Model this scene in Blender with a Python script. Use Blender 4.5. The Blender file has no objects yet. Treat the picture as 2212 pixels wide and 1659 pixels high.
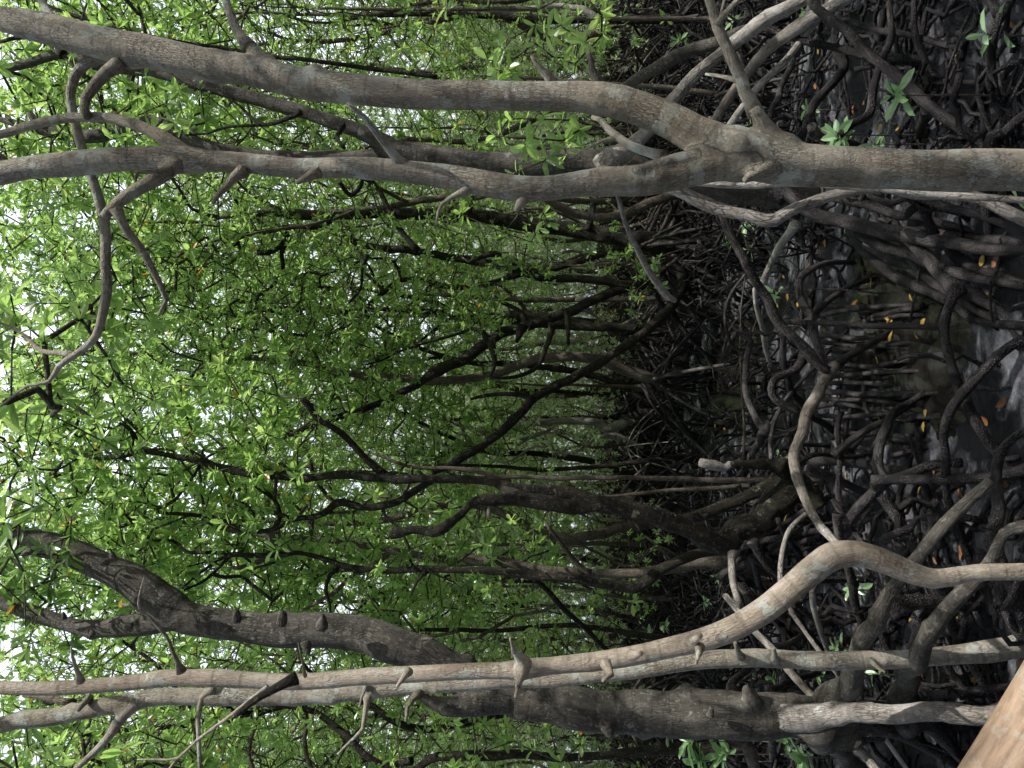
import bpy, math, random
import numpy as np
from mathutils import noise, Vector
random.seed(7); RNG = np.random.default_rng(7)
SC = bpy.context.scene; COL = SC.collection
R = math.radians
# ------------------------------------------------------------------ camera model
F = 1664.0; CX, CY = 1106.0, 829.5; HOR = 1205.0; H = 2.0
PIT = math.atan((HOR - CX) / F)
cp, sp = math.cos(PIT), math.sin(PIT)
def P(X, Y, d):
    u = (CY - Y) / F; v = (CX - X) / F
    k = d / (cp - v * sp)
    return np.array([u * k, d, H + (sp + v * cp) * k])
def gdepth(X):
    v = (CX - X) / F
    t = (sp + v * cp) / (cp - v * sp)
    return H / max(-t, 1e-3)
TX = {'A': 1296, 'B': 1296, 'C': 1296, 'D': 648, 'E': 648, 'F': 648, 'G': 0, 'H': 0, 'I': 0}
TY = {'A': 0, 'B': 486, 'C': 957, 'D': 0, 'E': 486, 'F': 957, 'G': 0, 'H': 486, 'I': 957}
K = .4232
def px(t, x, y): return TX[t] + K * x, TY[t] + K * y

# ------------------------------------------------------------------ mesh builder
class MB:
    def __init__(s): s.v = []; s.loops = []; s.tot = []; s.bark = []; s.tint = []; s.mi = []; s.n = 0; s.sm = []
    def add(s, v, faces, bark=None, tint=None, mi=0, smooth=True):
        """faces: list of int arrays (n,k)"""
        v = np.asarray(v, float); nv = len(v)
        s.v.append(v)
        s.bark.append(np.zeros((nv, 3)) if bark is None else bark)
        s.tint.append(np.full(nv, .5) if tint is None else tint)
        for f in faces:
            f = np.asarray(f, int)
            if not len(f): continue
            s.loops.append((f + s.n).ravel()); s.tot.append(np.full(len(f), f.shape[1]))
            s.mi.append(np.full(len(f), mi)); s.sm.append(np.full(len(f), smooth))
        s.n += nv
    def mesh(s, name, mats):
        me = bpy.data.meshes.new(name)
        if s.n:
            v = np.concatenate(s.v); lo = np.concatenate(s.loops); to = np.concatenate(s.tot)
            me.vertices.add(len(v)); me.vertices.foreach_set('co', v.ravel().astype(np.float32))
            me.loops.add(len(lo)); me.loops.foreach_set('vertex_index', lo.astype(np.int32))
            me.polygons.add(len(to))
            st = np.concatenate(([0], np.cumsum(to)[:-1]))
            me.polygons.foreach_set('loop_start', st.astype(np.int32))
            me.polygons.foreach_set('loop_total', to.astype(np.int32))
            me.polygons.foreach_set('material_index', np.concatenate(s.mi).astype(np.int32))
            me.polygons.foreach_set('use_smooth', np.concatenate(s.sm))
            a = me.attributes.new('bark', 'FLOAT_VECTOR', 'POINT'); a.data.foreach_set('vector', np.concatenate(s.bark).ravel().astype(np.float32))
            a = me.attributes.new('tint', 'FLOAT', 'POINT'); a.data.foreach_set('value', np.concatenate(s.tint).astype(np.float32))
            me.update(calc_edges=True)
        for m in mats: me.materials.append(m)
        return me

def resample(pts, rad, step):
    pts = np.asarray(pts, float); rad = np.asarray(rad, float)
    n = len(pts)
    if n == 2:
        pts = np.array([pts[0], (pts[0] + pts[1]) / 2, pts[1]]); rad = np.array([rad[0], rad.mean(), rad[1]]); n = 3
    ext = np.vstack([2 * pts[0] - pts[1], pts, 2 * pts[-1] - pts[-2]])
    er = np.concatenate([[rad[0]], rad, [rad[-1]]])
    op = []; orr = []
    for i in range(n - 1):
        p0, p1, p2, p3 = ext[i:i + 4]; r1, r2 = er[i + 1], er[i + 2]
        L = np.linalg.norm(p2 - p1); k = max(1, int(round(L / step)))
        t = (np.arange(k) / k)[:, None]
        q = .5 * ((2 * p1) + (-p0 + p2) * t + (2 * p0 - 5 * p1 + 4 * p2 - p3) * t ** 2 + (-p0 + 3 * p1 - 3 * p2 + p3) * t ** 3)
        op.append(q); tt = t[:, 0]; ss = tt * tt * (3 - 2 * tt); orr.append(r1 + (r2 - r1) * ss)
    op.append(pts[-1:]); orr.append(rad[-1:])
    return np.vstack(op), np.concatenate(orr)

def frames(p):
    T = np.gradient(p, axis=0); T /= np.linalg.norm(T, axis=1)[:, None] + 1e-9
    n = len(p); N = np.zeros((n, 3))
    a = np.array([0, 1., 0]) if abs(T[0][1]) < .8 else np.array([1., 0, 0])
    v = a - T[0] * a.dot(T[0]); v /= np.linalg.norm(v); N[0] = v
    for i in range(1, n):
        v = N[i - 1] - T[i] * N[i - 1].dot(T[i]); N[i] = v / (np.linalg.norm(v) + 1e-9)
    return T, N, np.cross(T, N)

def tube(mb, pts, rad, sides=12, step=.05, rough=.0, knots=0, rings=0, wob=0, seed=0, mi=0, flare=0, raw=False, tip='flat'):
    if raw: p, r = np.asarray(pts, float), np.asarray(rad, float)
    else: p, r = resample(pts, rad, step)
    n = len(p)
    rg = np.random.default_rng(seed + 11)
    s = np.concatenate([[0], np.cumsum(np.linalg.norm(np.diff(p, axis=0), axis=1))])
    if wob:
        ph = rg.random(6) * 6.28
        for ax in range(3):
            p[:, ax] += wob * r * np.sin(s * (5 + 3 * ax) + ph[ax]) + wob * .6 * r * np.sin(s * 17 + ph[ax + 3])
    T, N, B = frames(p)
    th = np.arange(sides) / sides * 2 * math.pi
    rr = np.repeat(r[:, None], sides, 1)
    if rings:
        for c in rg.random(int(max(1, s[-1] * rings))) * s[-1]:
            k = np.exp(-((s - c) / .014) ** 2) * (.03 + .06 * rg.random()); rr *= 1 + k[:, None]
    if knots:
        for _ in range(max(1, int(s[-1] * knots))):
            c = rg.random() * s[-1]; t0 = rg.random() * 6.28; i = int(np.argmin(abs(s - c))); sg = r[i] * (.35 + .4 * rg.random())
            dth = (th - t0 + math.pi) % (2 * math.pi) - math.pi
            rr += r[i] * (.12 + .3 * rg.random()) * np.exp(-((s - c)[:, None] ** 2 + (dth[None] * r[i]) ** 2) / sg ** 2)
    if rough:
        for i in range(n):
            for j in range(sides):
                q = (math.cos(th[j]) * r[i] * 14, math.sin(th[j]) * r[i] * 14 + seed, s[i] * 6)
                rr[i, j] *= 1 + rough * noise.noise(q) + rough * .5 * noise.noise((q[0] * 3, q[1] * 3, q[2] * 3.5))
    if flare:
        rr *= (1 + flare * np.exp(-s / (r[0] * 1.6)))[:, None]
    c, sn = np.cos(th), np.sin(th)
    V = p[:, None] + rr[..., None] * (N[:, None] * c[None, :, None] + B[:, None] * sn[None, :, None])
    bark = np.stack([rr * c, rr * sn, np.repeat(s[:, None], sides, 1)], -1) + np.array([seed * .37 % 9, seed * .73 % 9, seed * .11 % 5])
    V = V.reshape(-1, 3); bark = bark.reshape(-1, 3)
    i = np.arange(n - 1)[:, None] * sides; j = np.arange(sides)[None]; j2 = (j + 1) % sides
    q = np.stack([i + j, i + j2, i + sides + j2, i + sides + j], -1).reshape(-1, 4)
    V = np.vstack([V, p[0], p[-1] + T[-1] * r[-1] * (.6 if tip == 'round' else .1)]); bark = np.vstack([bark, bark[0], bark[-1]])
    a = n * sides
    c0 = np.stack([np.full(sides, a), (np.arange(sides) + 1) % sides, np.arange(sides)], -1)
    b0 = (n - 1) * sides
    c1 = np.stack([np.full(sides, a + 1), b0 + np.arange(sides), b0 + (np.arange(sides) + 1) % sides], -1)
    mb.add(V, [q, c0, c1], bark=bark, mi=mi)
    return p, r

# leaves ------------------------------------------------------------
def norm(a): return a / (np.linalg.norm(a, axis=-1, keepdims=True) + 1e-9)
def leaves(mb, pos, dr, nr, L, W, tint, near=True, mi=0):
    dr = norm(dr); sd = norm(np.cross(dr, nr)); nr = norm(np.cross(sd, dr))
    n = len(pos); L = L[:, None]; W = W[:, None]
    def pt(a, b, c): return pos + dr * L * a + sd * W * b + nr * L * c
    if near:
        V = np.stack([pt(0, 0, 0), pt(.25, -.3, .05), pt(.25, 0, .0), pt(.25, .3, .05), pt(.58, -.5, .03), pt(.58, 0, -.03), pt(.58, .5, .03),
                      pt(.85, -.33, -.02), pt(.85, 0, -.07), pt(.85, .33, -.02), pt(1, 0, -.13)], 1)
        m = 11
        Q = np.array([[1, 2, 5, 4], [2, 3, 6, 5], [4, 5, 8, 7], [5, 6, 9, 8]]); T3 = np.array([[0, 2, 1], [0, 3, 2], [7, 8, 10], [8, 9, 10]])
    else:
        V = np.stack([pt(0, 0, 0), pt(.35, -.42, .03), pt(.35, .42, .03), pt(.75, -.42, -.02), pt(.75, .42, -.02), pt(1, 0, -.1)], 1)
        m = 6
        Q = np.array([[1, 2, 4, 3]]); T3 = np.array([[0, 2, 1], [3, 4, 5]])
    o = (np.arange(n) * m)[:, None, None]
    mb.add(V.reshape(-1, 3), [(Q[None] + o).reshape(-1, 4), (T3[None] + o).reshape(-1, 3)], tint=np.repeat(tint, m), mi=mi, smooth=False)
def rosettes(mb, tips, axes, rg, size=.12, nl=(8, 14), near=True, mi=0, up=.5, spread=(.6, 1.5), yellow=.012):
    PP, DD, NN, LL, TT = [], [], [], [], []
    for t, a in zip(tips, axes):
        a = np.asarray(a, float) + np.array([0, 0, up]); a = a / (np.linalg.norm(a) + 1e-9)
        h = np.array([1., 0, 0]) if abs(a[0]) < .8 else np.array([0, 1., 0])
        e1 = np.cross(a, h); e1 /= np.linalg.norm(e1); e2 = np.cross(a, e1)
        k = rg.integers(nl[0], nl[1]); g = rg.random() * 6.28; base = rg.random(); sc_ = rg.uniform(.6, 1.12); age = rg.uniform(0, .5)
        for i in range(k):
            an = g + i * 2.4 + rg.normal() * .35; el = spread[0] + (spread[1] - spread[0]) * (1 - i / k) + rg.normal() * .26
            rd = e1 * math.cos(an) + e2 * math.sin(an)
            d = a * math.cos(el) + rd * math.sin(el); d[2] -= .05 + age
            nn = a * math.sin(el) - rd * math.cos(el) + rg.normal(size=3) * .4
            PP.append(t - a * .07 * (1 - i / k) * rg.random()); DD.append(d); NN.append(nn); LL.append(size * sc_ * (.55 + .6 * rg.random()))
            TT.append(2.0 if rg.random() < yellow else min(1, max(0, .55 * base + .45 * rg.random())))
    if not PP: return
    L = np.array(LL)
    leaves(mb, np.array(PP), np.array(DD), np.array(NN), L, L * (.30 + .12 * rg.random(len(L))), np.array(TT), near, mi)

def crown_mesh(name, nodes, targets, rg, size=.12, near=True, mats=None, tw=.0032, nl=(8, 14), yellow=.012, sides=5):
    """twigs reach every target from the nearest limb node or earlier twig; a rosette ends each"""
    mb = MB(); nodes = [np.asarray(n, float) for n in nodes]; par = [-1] * len(nodes); cnt = [0] * len(nodes)
    A = np.array(nodes); best = np.array([np.min(np.sum((A - t) ** 2, 1)) for t in targets]); order = np.argsort(best)
    paths = []; tips = []; axes = []
    arr = np.zeros((len(nodes) + 6 * len(targets), 3)); arr[:len(nodes)] = A; n = len(nodes)
    for oi in order:
        t = targets[oi]
        dv = arr[:n] - t; d2 = np.sum(dv * dv, 1) + np.maximum(0, dv[:, 2]) * .4
        i = int(np.argmin(d2)); b = arr[i].copy(); L = np.linalg.norm(t - b)
        if L < .02: continue
        k = int(min(5, max(1, L / .18))); idx = [i]; pr = i
        off = rg.normal(size=3) * L * .13; sag = np.array([0, 0, -.10 * L])
        for j in range(1, k + 1):
            f = j / k; q = b + (t - b) * f + (off + sag) * math.sin(f * math.pi) + (rg.normal(size=3) * L * .03 if j < k else 0)
            arr[n] = q; par.append(pr); cnt.append(0); pr = n; idx.append(n); n += 1
        paths.append(idx); tips.append(t); axes.append((arr[idx[-1]] - arr[idx[-2]]) / (np.linalg.norm(arr[idx[-1]] - arr[idx[-2]]) + 1e-9))
        q = pr
        while q != -1: cnt[q] += 1; q = par[q]
    for idx in paths:
        ps = arr[idx]; rs = np.array([tw * (cnt[q] ** .34) for q in idx]); rs[0] = rs[1] if len(rs) > 1 else tw
        if len(ps) == 2: ps = np.array([ps[0], (ps[0] + ps[1]) / 2, ps[1]]); rs = np.array([rs[0], rs.mean(), rs[1]])
        tube(mb, ps, rs, sides=sides if near else 3, raw=True, mi=1)
    rosettes(mb, tips, axes, rg, size=size, near=near, nl=nl, yellow=yellow)
    return mb.mesh(name, mats)

# ------------------------------------------------------------------ materials
def M(name):
    m = bpy.data.materials.new(name); m.use_nodes = True; nt = m.node_tree; nt.nodes.clear()
    o = nt.nodes.new('ShaderNodeOutputMaterial'); return m, nt, o
def N_(nt, t, **kw):
    n = nt.nodes.new(t)
    for k, v in kw.items():
        if k.startswith('i_'):
            n.inputs[k[2:].replace('_', ' ')].default_value = v
        else: setattr(n, k, v)
    return n
def ramp(nt, fac, stops):
    r = nt.nodes.new('ShaderNodeValToRGB'); e = r.color_ramp.elements
    while len(e) < len(stops): e.new(.5)
    for i, (p, c) in enumerate(stops): e[i].position = p; e[i].color = (*c, 1) if len(c) == 3 else c
    nt.links.new(fac, r.inputs[0]); return r.outputs[0]
def mixc(nt, fac, a, b, bt='MIX'):
    m = nt.nodes.new('ShaderNodeMix'); m.data_type = 'RGBA'; m.blend_type = bt
    for s, v in ((0, fac), (6, a), (7, b)):
        if hasattr(v, 'links'): nt.links.new(v, m.inputs[s])
        else: m.inputs[s].default_value = v if s == 0 else (*v, 1)
    return m.outputs[2]
def math_(nt, op, a, b=None):
    m = nt.nodes.new('ShaderNodeMath'); m.operation = op
    for s, v in ((0, a), (1, b)):
        if v is None: continue
        if hasattr(v, 'links'): nt.links.new(v, m.inputs[s])
        else: m.inputs[s].default_value = v
    return m.outputs[0]
def bark_mat(name, dark, mid, light, lichen=0.35, lichcol=(.42, .46, .40), crack=1.0, ringy=.3, rough=.85, bump=.6, gran=0.0, mud=False, scale=1.0, mosscol=None):
    m, nt, o = M(name)
    at = N_(nt, 'ShaderNodeAttribute', attribute_name='bark')
    mp = N_(nt, 'ShaderNodeMapping'); mp.inputs['Scale'].default_value = (1, 1, .22); nt.links.new(at.outputs['Vector'], mp.inputs[0])
    cr = N_(nt, 'ShaderNodeTexVoronoi', feature='DISTANCE_TO_EDGE'); cr.inputs['Scale'].default_value = 75 * scale
    wn = N_(nt, 'ShaderNodeTexNoise'); wn.inputs['Scale'].default_value = 30 * scale; wn.inputs['Detail'].default_value = 3
    nt.links.new(mp.outputs[0], wn.inputs[0])
    wm = N_(nt, 'ShaderNodeVectorMath', operation='MULTIPLY_ADD'); nt.links.new(wn.outputs['Color'], wm.inputs[0]); wm.inputs[1].default_value = (.03, .03, .03); nt.links.new(mp.outputs[0], wm.inputs[2])
    nt.links.new(wm.outputs[0], cr.inputs[0])
    crk = ramp(nt, cr.outputs['Distance'], [(0, (0, 0, 0)), (.13, (1, 1, 1))])
    # cracks come and go
    bn = N_(nt, 'ShaderNodeTexNoise'); bn.inputs['Scale'].default_value = 7; bn.inputs['Detail'].default_value = 4; nt.links.new(at.outputs['Vector'], bn.inputs[0])
    gate = ramp(nt, bn.outputs[0], [(.38, (0, 0, 0)), (.62, (1, 1, 1))])
    crf = math_(nt, 'MULTIPLY', math_(nt, 'SUBTRACT', 1.0, crk), math_(nt, 'MULTIPLY', gate, crack))
    big = N_(nt, 'ShaderNodeTexNoise'); big.inputs['Scale'].default_value = 9; big.inputs['Detail'].default_value = 8; big.inputs['Roughness'].default_value = .7
    nt.links.new(mp.outputs[0], big.inputs[0])
    base = ramp(nt, big.outputs[0], [(.3, dark), (.5, mid), (.72, light)])
    # ring scars
    rg = N_(nt, 'ShaderNodeMapping'); rg.inputs['Scale'].default_value = (2.5, 2.5, 26); nt.links.new(at.outputs['Vector'], rg.inputs[0])
    rn = N_(nt, 'ShaderNodeTexNoise'); rn.inputs['Scale'].default_value = 1.6; rn.inputs['Detail'].default_value = 5; nt.links.new(rg.outputs[0], rn.inputs[0])
    rgm = ramp(nt, rn.outputs[0], [(.36, (0, 0, 0)), (.5, (1, 1, 1)), (.7, (.6, .6, .6))])
    base = mixc(nt, ringy, base, rgm, 'MULTIPLY')
    fn = N_(nt, 'ShaderNodeTexNoise'); fn.inputs['Scale'].default_value = 160 * scale; fn.inputs['Detail'].default_value = 5; fn.inputs['Roughness'].default_value = .75; nt.links.new(mp.outputs[0], fn.inputs[0])
    sp_ = ramp(nt, fn.outputs[0], [(.3, (.45, .45, .45)), (.55, (1, 1, 1)), (.8, (1.3, 1.3, 1.3))])
    base = mixc(nt, .75, base, sp_, 'MULTIPLY')
    # lichen
    ln = N_(nt, 'ShaderNodeTexNoise'); ln.inputs['Scale'].default_value = 9; ln.inputs['Detail'].default_value = 9; ln.inputs['Roughness'].default_value = .68
    lo = N_(nt, 'ShaderNodeVectorMath', operation='ADD'); nt.links.new(at.outputs['Vector'], lo.inputs[0]); lo.inputs[1].default_value = (3.1, 7.7, 1.3)
    nt.links.new(lo.outputs[0], ln.inputs[0])
    lf = ramp(nt, ln.outputs[0], [(.715 - .26 * lichen, (0, 0, 0)), (.73 - .26 * lichen, (1, 1, 1))])
    base = mixc(nt, math_(nt, 'MULTIPLY', lf, .8), base, lichcol)
    s1 = N_(nt, 'ShaderNodeTexNoise'); s1.inputs['Scale'].default_value = 42; s1.inputs['Detail'].default_value = 6; s1.inputs['Roughness'].default_value = .7; nt.links.new(lo.outputs[0], s1.inputs[0])
    spk = ramp(nt, s1.outputs[0], [(.56, (0, 0, 0)), (.60, (1, 1, 1))])
    base = mixc(nt, math_(nt, 'MULTIPLY', spk, .25 + .5 * lichen), base, tuple(min(1, c * .92) for c in lichcol))
    s2 = N_(nt, 'ShaderNodeTexNoise'); s2.inputs['Scale'].default_value = 4.0; s2.inputs['Detail'].default_value = 7; s2.inputs['Roughness'].default_value = .65; nt.links.new(wm.outputs[0], s2.inputs[0])
    base = mixc(nt, .8, base, ramp(nt, s2.outputs[0], [(.36, (.45, .40, .34)), (.52, (1, 1, 1)), (.7, (1.15, 1.13, 1.1))]), 'MULTIPLY')
    if mosscol:
        mn = N_(nt, 'ShaderNodeTexNoise'); mn.inputs['Scale'].default_value = 14; mn.inputs['Detail'].default_value = 8; nt.links.new(at.outputs['Vector'], mn.inputs[0])
        base = mixc(nt, math_(nt, 'MULTIPLY', ramp(nt, mn.outputs[0], [(.5, (0, 0, 0)), (.62, (1, 1, 1))]), .7), base, mosscol)
    base = mixc(nt, math_(nt, 'MULTIPLY', crf, .82), base, tuple(c * .25 for c in dark))
    rough_in = rough
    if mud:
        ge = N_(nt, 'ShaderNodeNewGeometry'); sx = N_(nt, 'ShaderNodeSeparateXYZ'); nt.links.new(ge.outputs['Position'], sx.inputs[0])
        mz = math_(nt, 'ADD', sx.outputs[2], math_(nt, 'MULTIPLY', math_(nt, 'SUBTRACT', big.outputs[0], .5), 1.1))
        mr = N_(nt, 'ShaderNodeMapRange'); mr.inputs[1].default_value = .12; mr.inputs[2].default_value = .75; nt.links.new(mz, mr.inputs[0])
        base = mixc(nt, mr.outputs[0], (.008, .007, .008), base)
        nz = N_(nt, 'ShaderNodeSeparateXYZ'); nt.links.new(ge.outputs['Normal'], nz.inputs[0])     # upper sides painted paler in place of sun highlights
        topsun = math_(nt, 'MULTIPLY', ramp(nt, nz.outputs[2], [(.45, (0, 0, 0)), (.95, (1, 1, 1))]), ramp(nt, bn.outputs[0], [(.46, (0, 0, 0)), (.64, (.32, .32, .32))]))
        base = mixc(nt, topsun, base, (.24, .21, .205))
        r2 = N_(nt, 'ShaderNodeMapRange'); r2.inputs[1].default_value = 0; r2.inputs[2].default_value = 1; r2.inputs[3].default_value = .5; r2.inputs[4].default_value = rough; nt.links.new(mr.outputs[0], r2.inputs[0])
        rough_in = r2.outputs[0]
    if gran:
        gv = N_(nt, 'ShaderNodeTexVoronoi'); gv.inputs['Scale'].default_value = 130; nt.links.new(at.outputs['Vector'], gv.inputs[0])
        gn = ramp(nt, gv.outputs['Distance'], [(.15, (1, 1, 1)), (.5, (0, 0, 0))])
        gg = math_(nt, 'MULTIPLY', gn, gate)
        base = mixc(nt, math_(nt, 'MULTIPLY', gg, gran), base, (.40, .36, .35))
    bs = N_(nt, 'ShaderNodeBsdfPrincipled'); nt.links.new(base, bs.inputs['Base Color'])
    if hasattr(rough_in, 'links'): nt.links.new(rough_in, bs.inputs['Roughness'])
    else: bs.inputs['Roughness'].default_value = rough_in
    bs.inputs['Specular IOR Level'].default_value = .18 if mud else .3
    h = math_(nt, 'ADD', math_(nt, 'MULTIPLY', crf, -1.0), math_(nt, 'MULTIPLY', fn.outputs[0], .9))
    h = math_(nt, 'ADD', h, math_(nt, 'MULTIPLY', rgm, .5 * ringy))
    h = math_(nt, 'ADD', h, math_(nt, 'MULTIPLY', lf, .25))
    if gran: h = math_(nt, 'ADD', h, math_(nt, 'MULTIPLY', gg, 1.2))
    bp = N_(nt, 'ShaderNodeBump'); bp.inputs['Strength'].default_value = bump; bp.inputs['Distance'].default_value = .009
    nt.links.new(h, bp.inputs['Height']); nt.links.new(bp.outputs[0], bs.inputs['Normal'])
    nt.links.new(bs.outputs[0], o.inputs[0]); return m
def leaf_mat(name, c0, c1, c2, trans, tmix=.45, haze=0.0):
    m, nt, o = M(name)
    at = N_(nt, 'ShaderNodeAttribute', attribute_name='tint'); oi = N_(nt, 'ShaderNodeObjectInfo')
    t = math_(nt, 'ADD', at.outputs['Fac'], math_(nt, 'MULTIPLY', math_(nt, 'SUBTRACT', oi.outputs['Random'], .5), .3))
    col = ramp(nt, t, [(0, c0), (.5, c1), (1, c2)])
    ye = math_(nt, 'GREATER_THAN', at.outputs['Fac'], 1.5)
    col = mixc(nt, ye, col, (.60, .33, .03))
    tcol = ramp(nt, t, [(0, tuple(x * .5 for x in trans)), (.6, trans), (1, tuple(min(1, x * 1.35) for x in trans))])
    tcol = mixc(nt, ye, tcol, (.75, .42, .05))
    ge = N_(nt, 'ShaderNodeNewGeometry')
    col = mixc(nt, math_(nt, 'MULTIPLY', ge.outputs['Backfacing'], .6), col, tuple(min(1, x * 1.25 + .02) for x in c1))
    bs = N_(nt, 'ShaderNodeBsdfPrincipled'); nt.links.new(col, bs.inputs['Base Color'])
    bs.inputs['Roughness'].default_value = .30; bs.inputs['Specular IOR Level'].default_value = .8
    tr = N_(nt, 'ShaderNodeBsdfTranslucent'); nt.links.new(tcol, tr.inputs[0])
    mx = N_(nt, 'ShaderNodeMixShader'); mx.inputs[0].default_value = tmix
    nt.links.new(bs.outputs[0], mx.inputs[1]); nt.links.new(tr.outputs[0], mx.inputs[2]); nt.links.new(mx.outputs[0], o.inputs[0])
    return m
MAT = {}
MAT['pale'] = bark_mat('pale_tan_bark', (.28, .24, .18), (.48, .425, .335), (.60, .555, .47), lichen=.62, lichcol=(.56, .58, .51), crack=.55, ringy=.3, bump=1.0, scale=1.7)
MAT['smooth'] = bark_mat('smooth_pink_tan_bark', (.26, .205, .15), (.46, .385, .30), (.60, .535, .455), lichen=.5, lichcol=(.50, .53, .46), crack=.4, ringy=.3, bump=.7, rough=.75, scale=1.3)
MAT['grey'] = bark_mat('rough_grey_bark', (.035, .030, .025), (.10, .09, .074), (.21, .195, .165), lichen=.34, lichcol=(.30, .30, .26), crack=.65, ringy=.35, bump=.7, scale=1.0)
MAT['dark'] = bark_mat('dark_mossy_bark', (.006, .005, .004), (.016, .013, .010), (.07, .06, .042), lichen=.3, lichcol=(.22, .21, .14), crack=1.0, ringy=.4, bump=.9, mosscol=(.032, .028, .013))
MAT['midbark'] = bark_mat('brown_grey_bark', (.07, .055, .04), (.13, .105, .08), (.22, .185, .145), lichen=.36, lichcol=(.28, .29, .24), crack=.9, ringy=.4, bump=.7)
MAT['rootpale'] = bark_mat('pale_sunlit_root_bark', (.20, .175, .15), (.40, .36, .315), (.58, .54, .49), lichen=.4, lichcol=(.58, .59, .54), crack=.9, ringy=.25, bump=.8, mud=False)  # pale bark, lifted further to paint sunlight onto the lit roots
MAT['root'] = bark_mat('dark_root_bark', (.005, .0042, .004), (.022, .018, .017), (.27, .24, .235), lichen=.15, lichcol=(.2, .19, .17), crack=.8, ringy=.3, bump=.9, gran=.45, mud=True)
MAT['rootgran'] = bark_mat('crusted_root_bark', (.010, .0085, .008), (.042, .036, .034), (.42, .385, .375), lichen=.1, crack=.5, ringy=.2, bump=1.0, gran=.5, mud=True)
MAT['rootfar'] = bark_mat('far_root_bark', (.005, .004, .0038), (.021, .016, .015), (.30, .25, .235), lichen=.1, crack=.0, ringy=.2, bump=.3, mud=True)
MAT['wood'] = bark_mat('debarked_orange_wood', (.20, .12, .075), (.36, .245, .16), (.48, .37, .27), lichen=.1, crack=.5, ringy=.1, bump=.3, rough=.6, scale=.5)
MAT['twig'] = bark_mat('twig_bark', (.04, .032, .024), (.085, .07, .052), (.15, .125, .10), lichen=.2, crack=.3, ringy=.4, bump=.4)
MAT['leaf'] = leaf_mat('mangrove_leaf', (.05, .105, .028), (.13, .24, .065), (.26, .39, .13), (.62, .94, .24), .52)
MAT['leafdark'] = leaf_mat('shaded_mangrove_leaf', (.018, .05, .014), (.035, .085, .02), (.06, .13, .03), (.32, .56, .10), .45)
MAT['leafhaze'] = leaf_mat('hazed_mangrove_leaf', (.22, .32, .15), (.36, .48, .24), (.52, .63, .38), (.80, .99, .50), .5)  # paler than the near leaf; distance haze is put into the colour
MAT['seedleaf'] = leaf_mat('young_leaf', (.14, .27, .11), (.26, .42, .20), (.40, .56, .32), (.45, .7, .25), .35)

def mud_mat():
    m, nt, o = M('wet_black_mud')
    tc = N_(nt, 'ShaderNodeTexCoord')
    a = N_(nt, 'ShaderNodeTexNoise'); a.inputs['Scale'].default_value = 2.2; a.inputs['Detail'].default_value = 9; a.inputs['Roughness'].default_value = .65
    b = N_(nt, 'ShaderNodeTexNoise'); b.inputs['Scale'].default_value = 34; b.inputs['Detail'].default_value = 9; b.inputs['Roughness'].default_value = .78
    c = N_(nt, 'ShaderNodeTexVoronoi'); c.inputs['Scale'].default_value = 22
    for n in (a, b, c): nt.links.new(tc.outputs['Object'], n.inputs[0])
    col = ramp(nt, a.outputs[0], [(.38, (.004, .004, .006)), (.48, (.010, .011, .015)), (.60, (.26, .26, .29))])  # pale bluish patches paint sunlit spots into the mud colour
    col = mixc(nt, .6, col, ramp(nt, b.outputs[0], [(.38, (.12, .12, .12)), (.56, (1, 1, 1))]), 'MULTIPLY')
    bs = N_(nt, 'ShaderNodeBsdfPrincipled'); nt.links.new(col, bs.inputs['Base Color'])
    ro = ramp(nt, a.outputs[0], [(.38, (.07, .07, .07)), (.55, (.20, .20, .20)), (.7, (.42, .42, .42))]); nt.links.new(ro, bs.inputs['Roughness'])
    bs.inputs['Specular IOR Level'].default_value = .6
    h = math_(nt, 'ADD', b.outputs[0], math_(nt, 'MULTIPLY', ramp(nt, c.outputs['Distance'], [(0, (0, 0, 0)), (.25, (1, 1, 1))]), .35))
    bp = N_(nt, 'ShaderNodeBump'); bp.inputs['Strength'].default_value = .9; bp.inputs['Distance'].default_value = .035
    nt.links.new(h, bp.inputs['Height']); nt.links.new(bp.outputs[0], bs.inputs['Normal']); nt.links.new(bs.outputs[0], o.inputs[0]); return m
MAT['mud'] = mud_mat()
def water_mat():
    m, nt, o = M('shallow_puddle_water')
    tc = N_(nt, 'ShaderNodeTexCoord'); b = N_(nt, 'ShaderNodeTexNoise'); b.inputs['Scale'].default_value = 9; b.inputs['Detail'].default_value = 4; nt.links.new(tc.outputs['Object'], b.inputs[0])
    bs = N_(nt, 'ShaderNodeBsdfPrincipled'); bs.inputs['Base Color'].default_value = (.018, .016, .014, 1); bs.inputs['Roughness'].default_value = .06; bs.inputs['Specular IOR Level'].default_value = .7
    bp = N_(nt, 'ShaderNodeBump'); bp.inputs['Strength'].default_value = .12; bp.inputs['Distance'].default_value = .01
    nt.links.new(b.outputs[0], bp.inputs['Height']); nt.links.new(bp.outputs[0], bs.inputs['Normal']); nt.links.new(bs.outputs[0], o.inputs[0]); return m
MAT['water'] = water_mat()
def litter_mat(name, col, col2):
    m, nt, o = M(name); tc = N_(nt, 'ShaderNodeTexCoord'); b = N_(nt, 'ShaderNodeTexNoise'); b.inputs['Scale'].default_value = 25; b.inputs['Detail'].default_value = 5; nt.links.new(tc.outputs['Object'], b.inputs[0])
    c = ramp(nt, b.outputs[0], [(.4, col), (.65, col2)]); bs = N_(nt, 'ShaderNodeBsdfPrincipled'); nt.links.new(c, bs.inputs['Base Color']); bs.inputs['Roughness'].default_value = .5
    nt.links.new(bs.outputs[0], o.inputs[0]); return m
MAT['lit_y'] = litter_mat('fallen_yellow', (.42, .30, .06), (.24, .13, .03))
MAT['lit_o'] = litter_mat('fallen_orange', (.27, .11, .03), (.12, .045, .02))
MAT['lit_b'] = litter_mat('fallen_brown', (.16, .095, .05), (.07, .04, .022))

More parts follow.
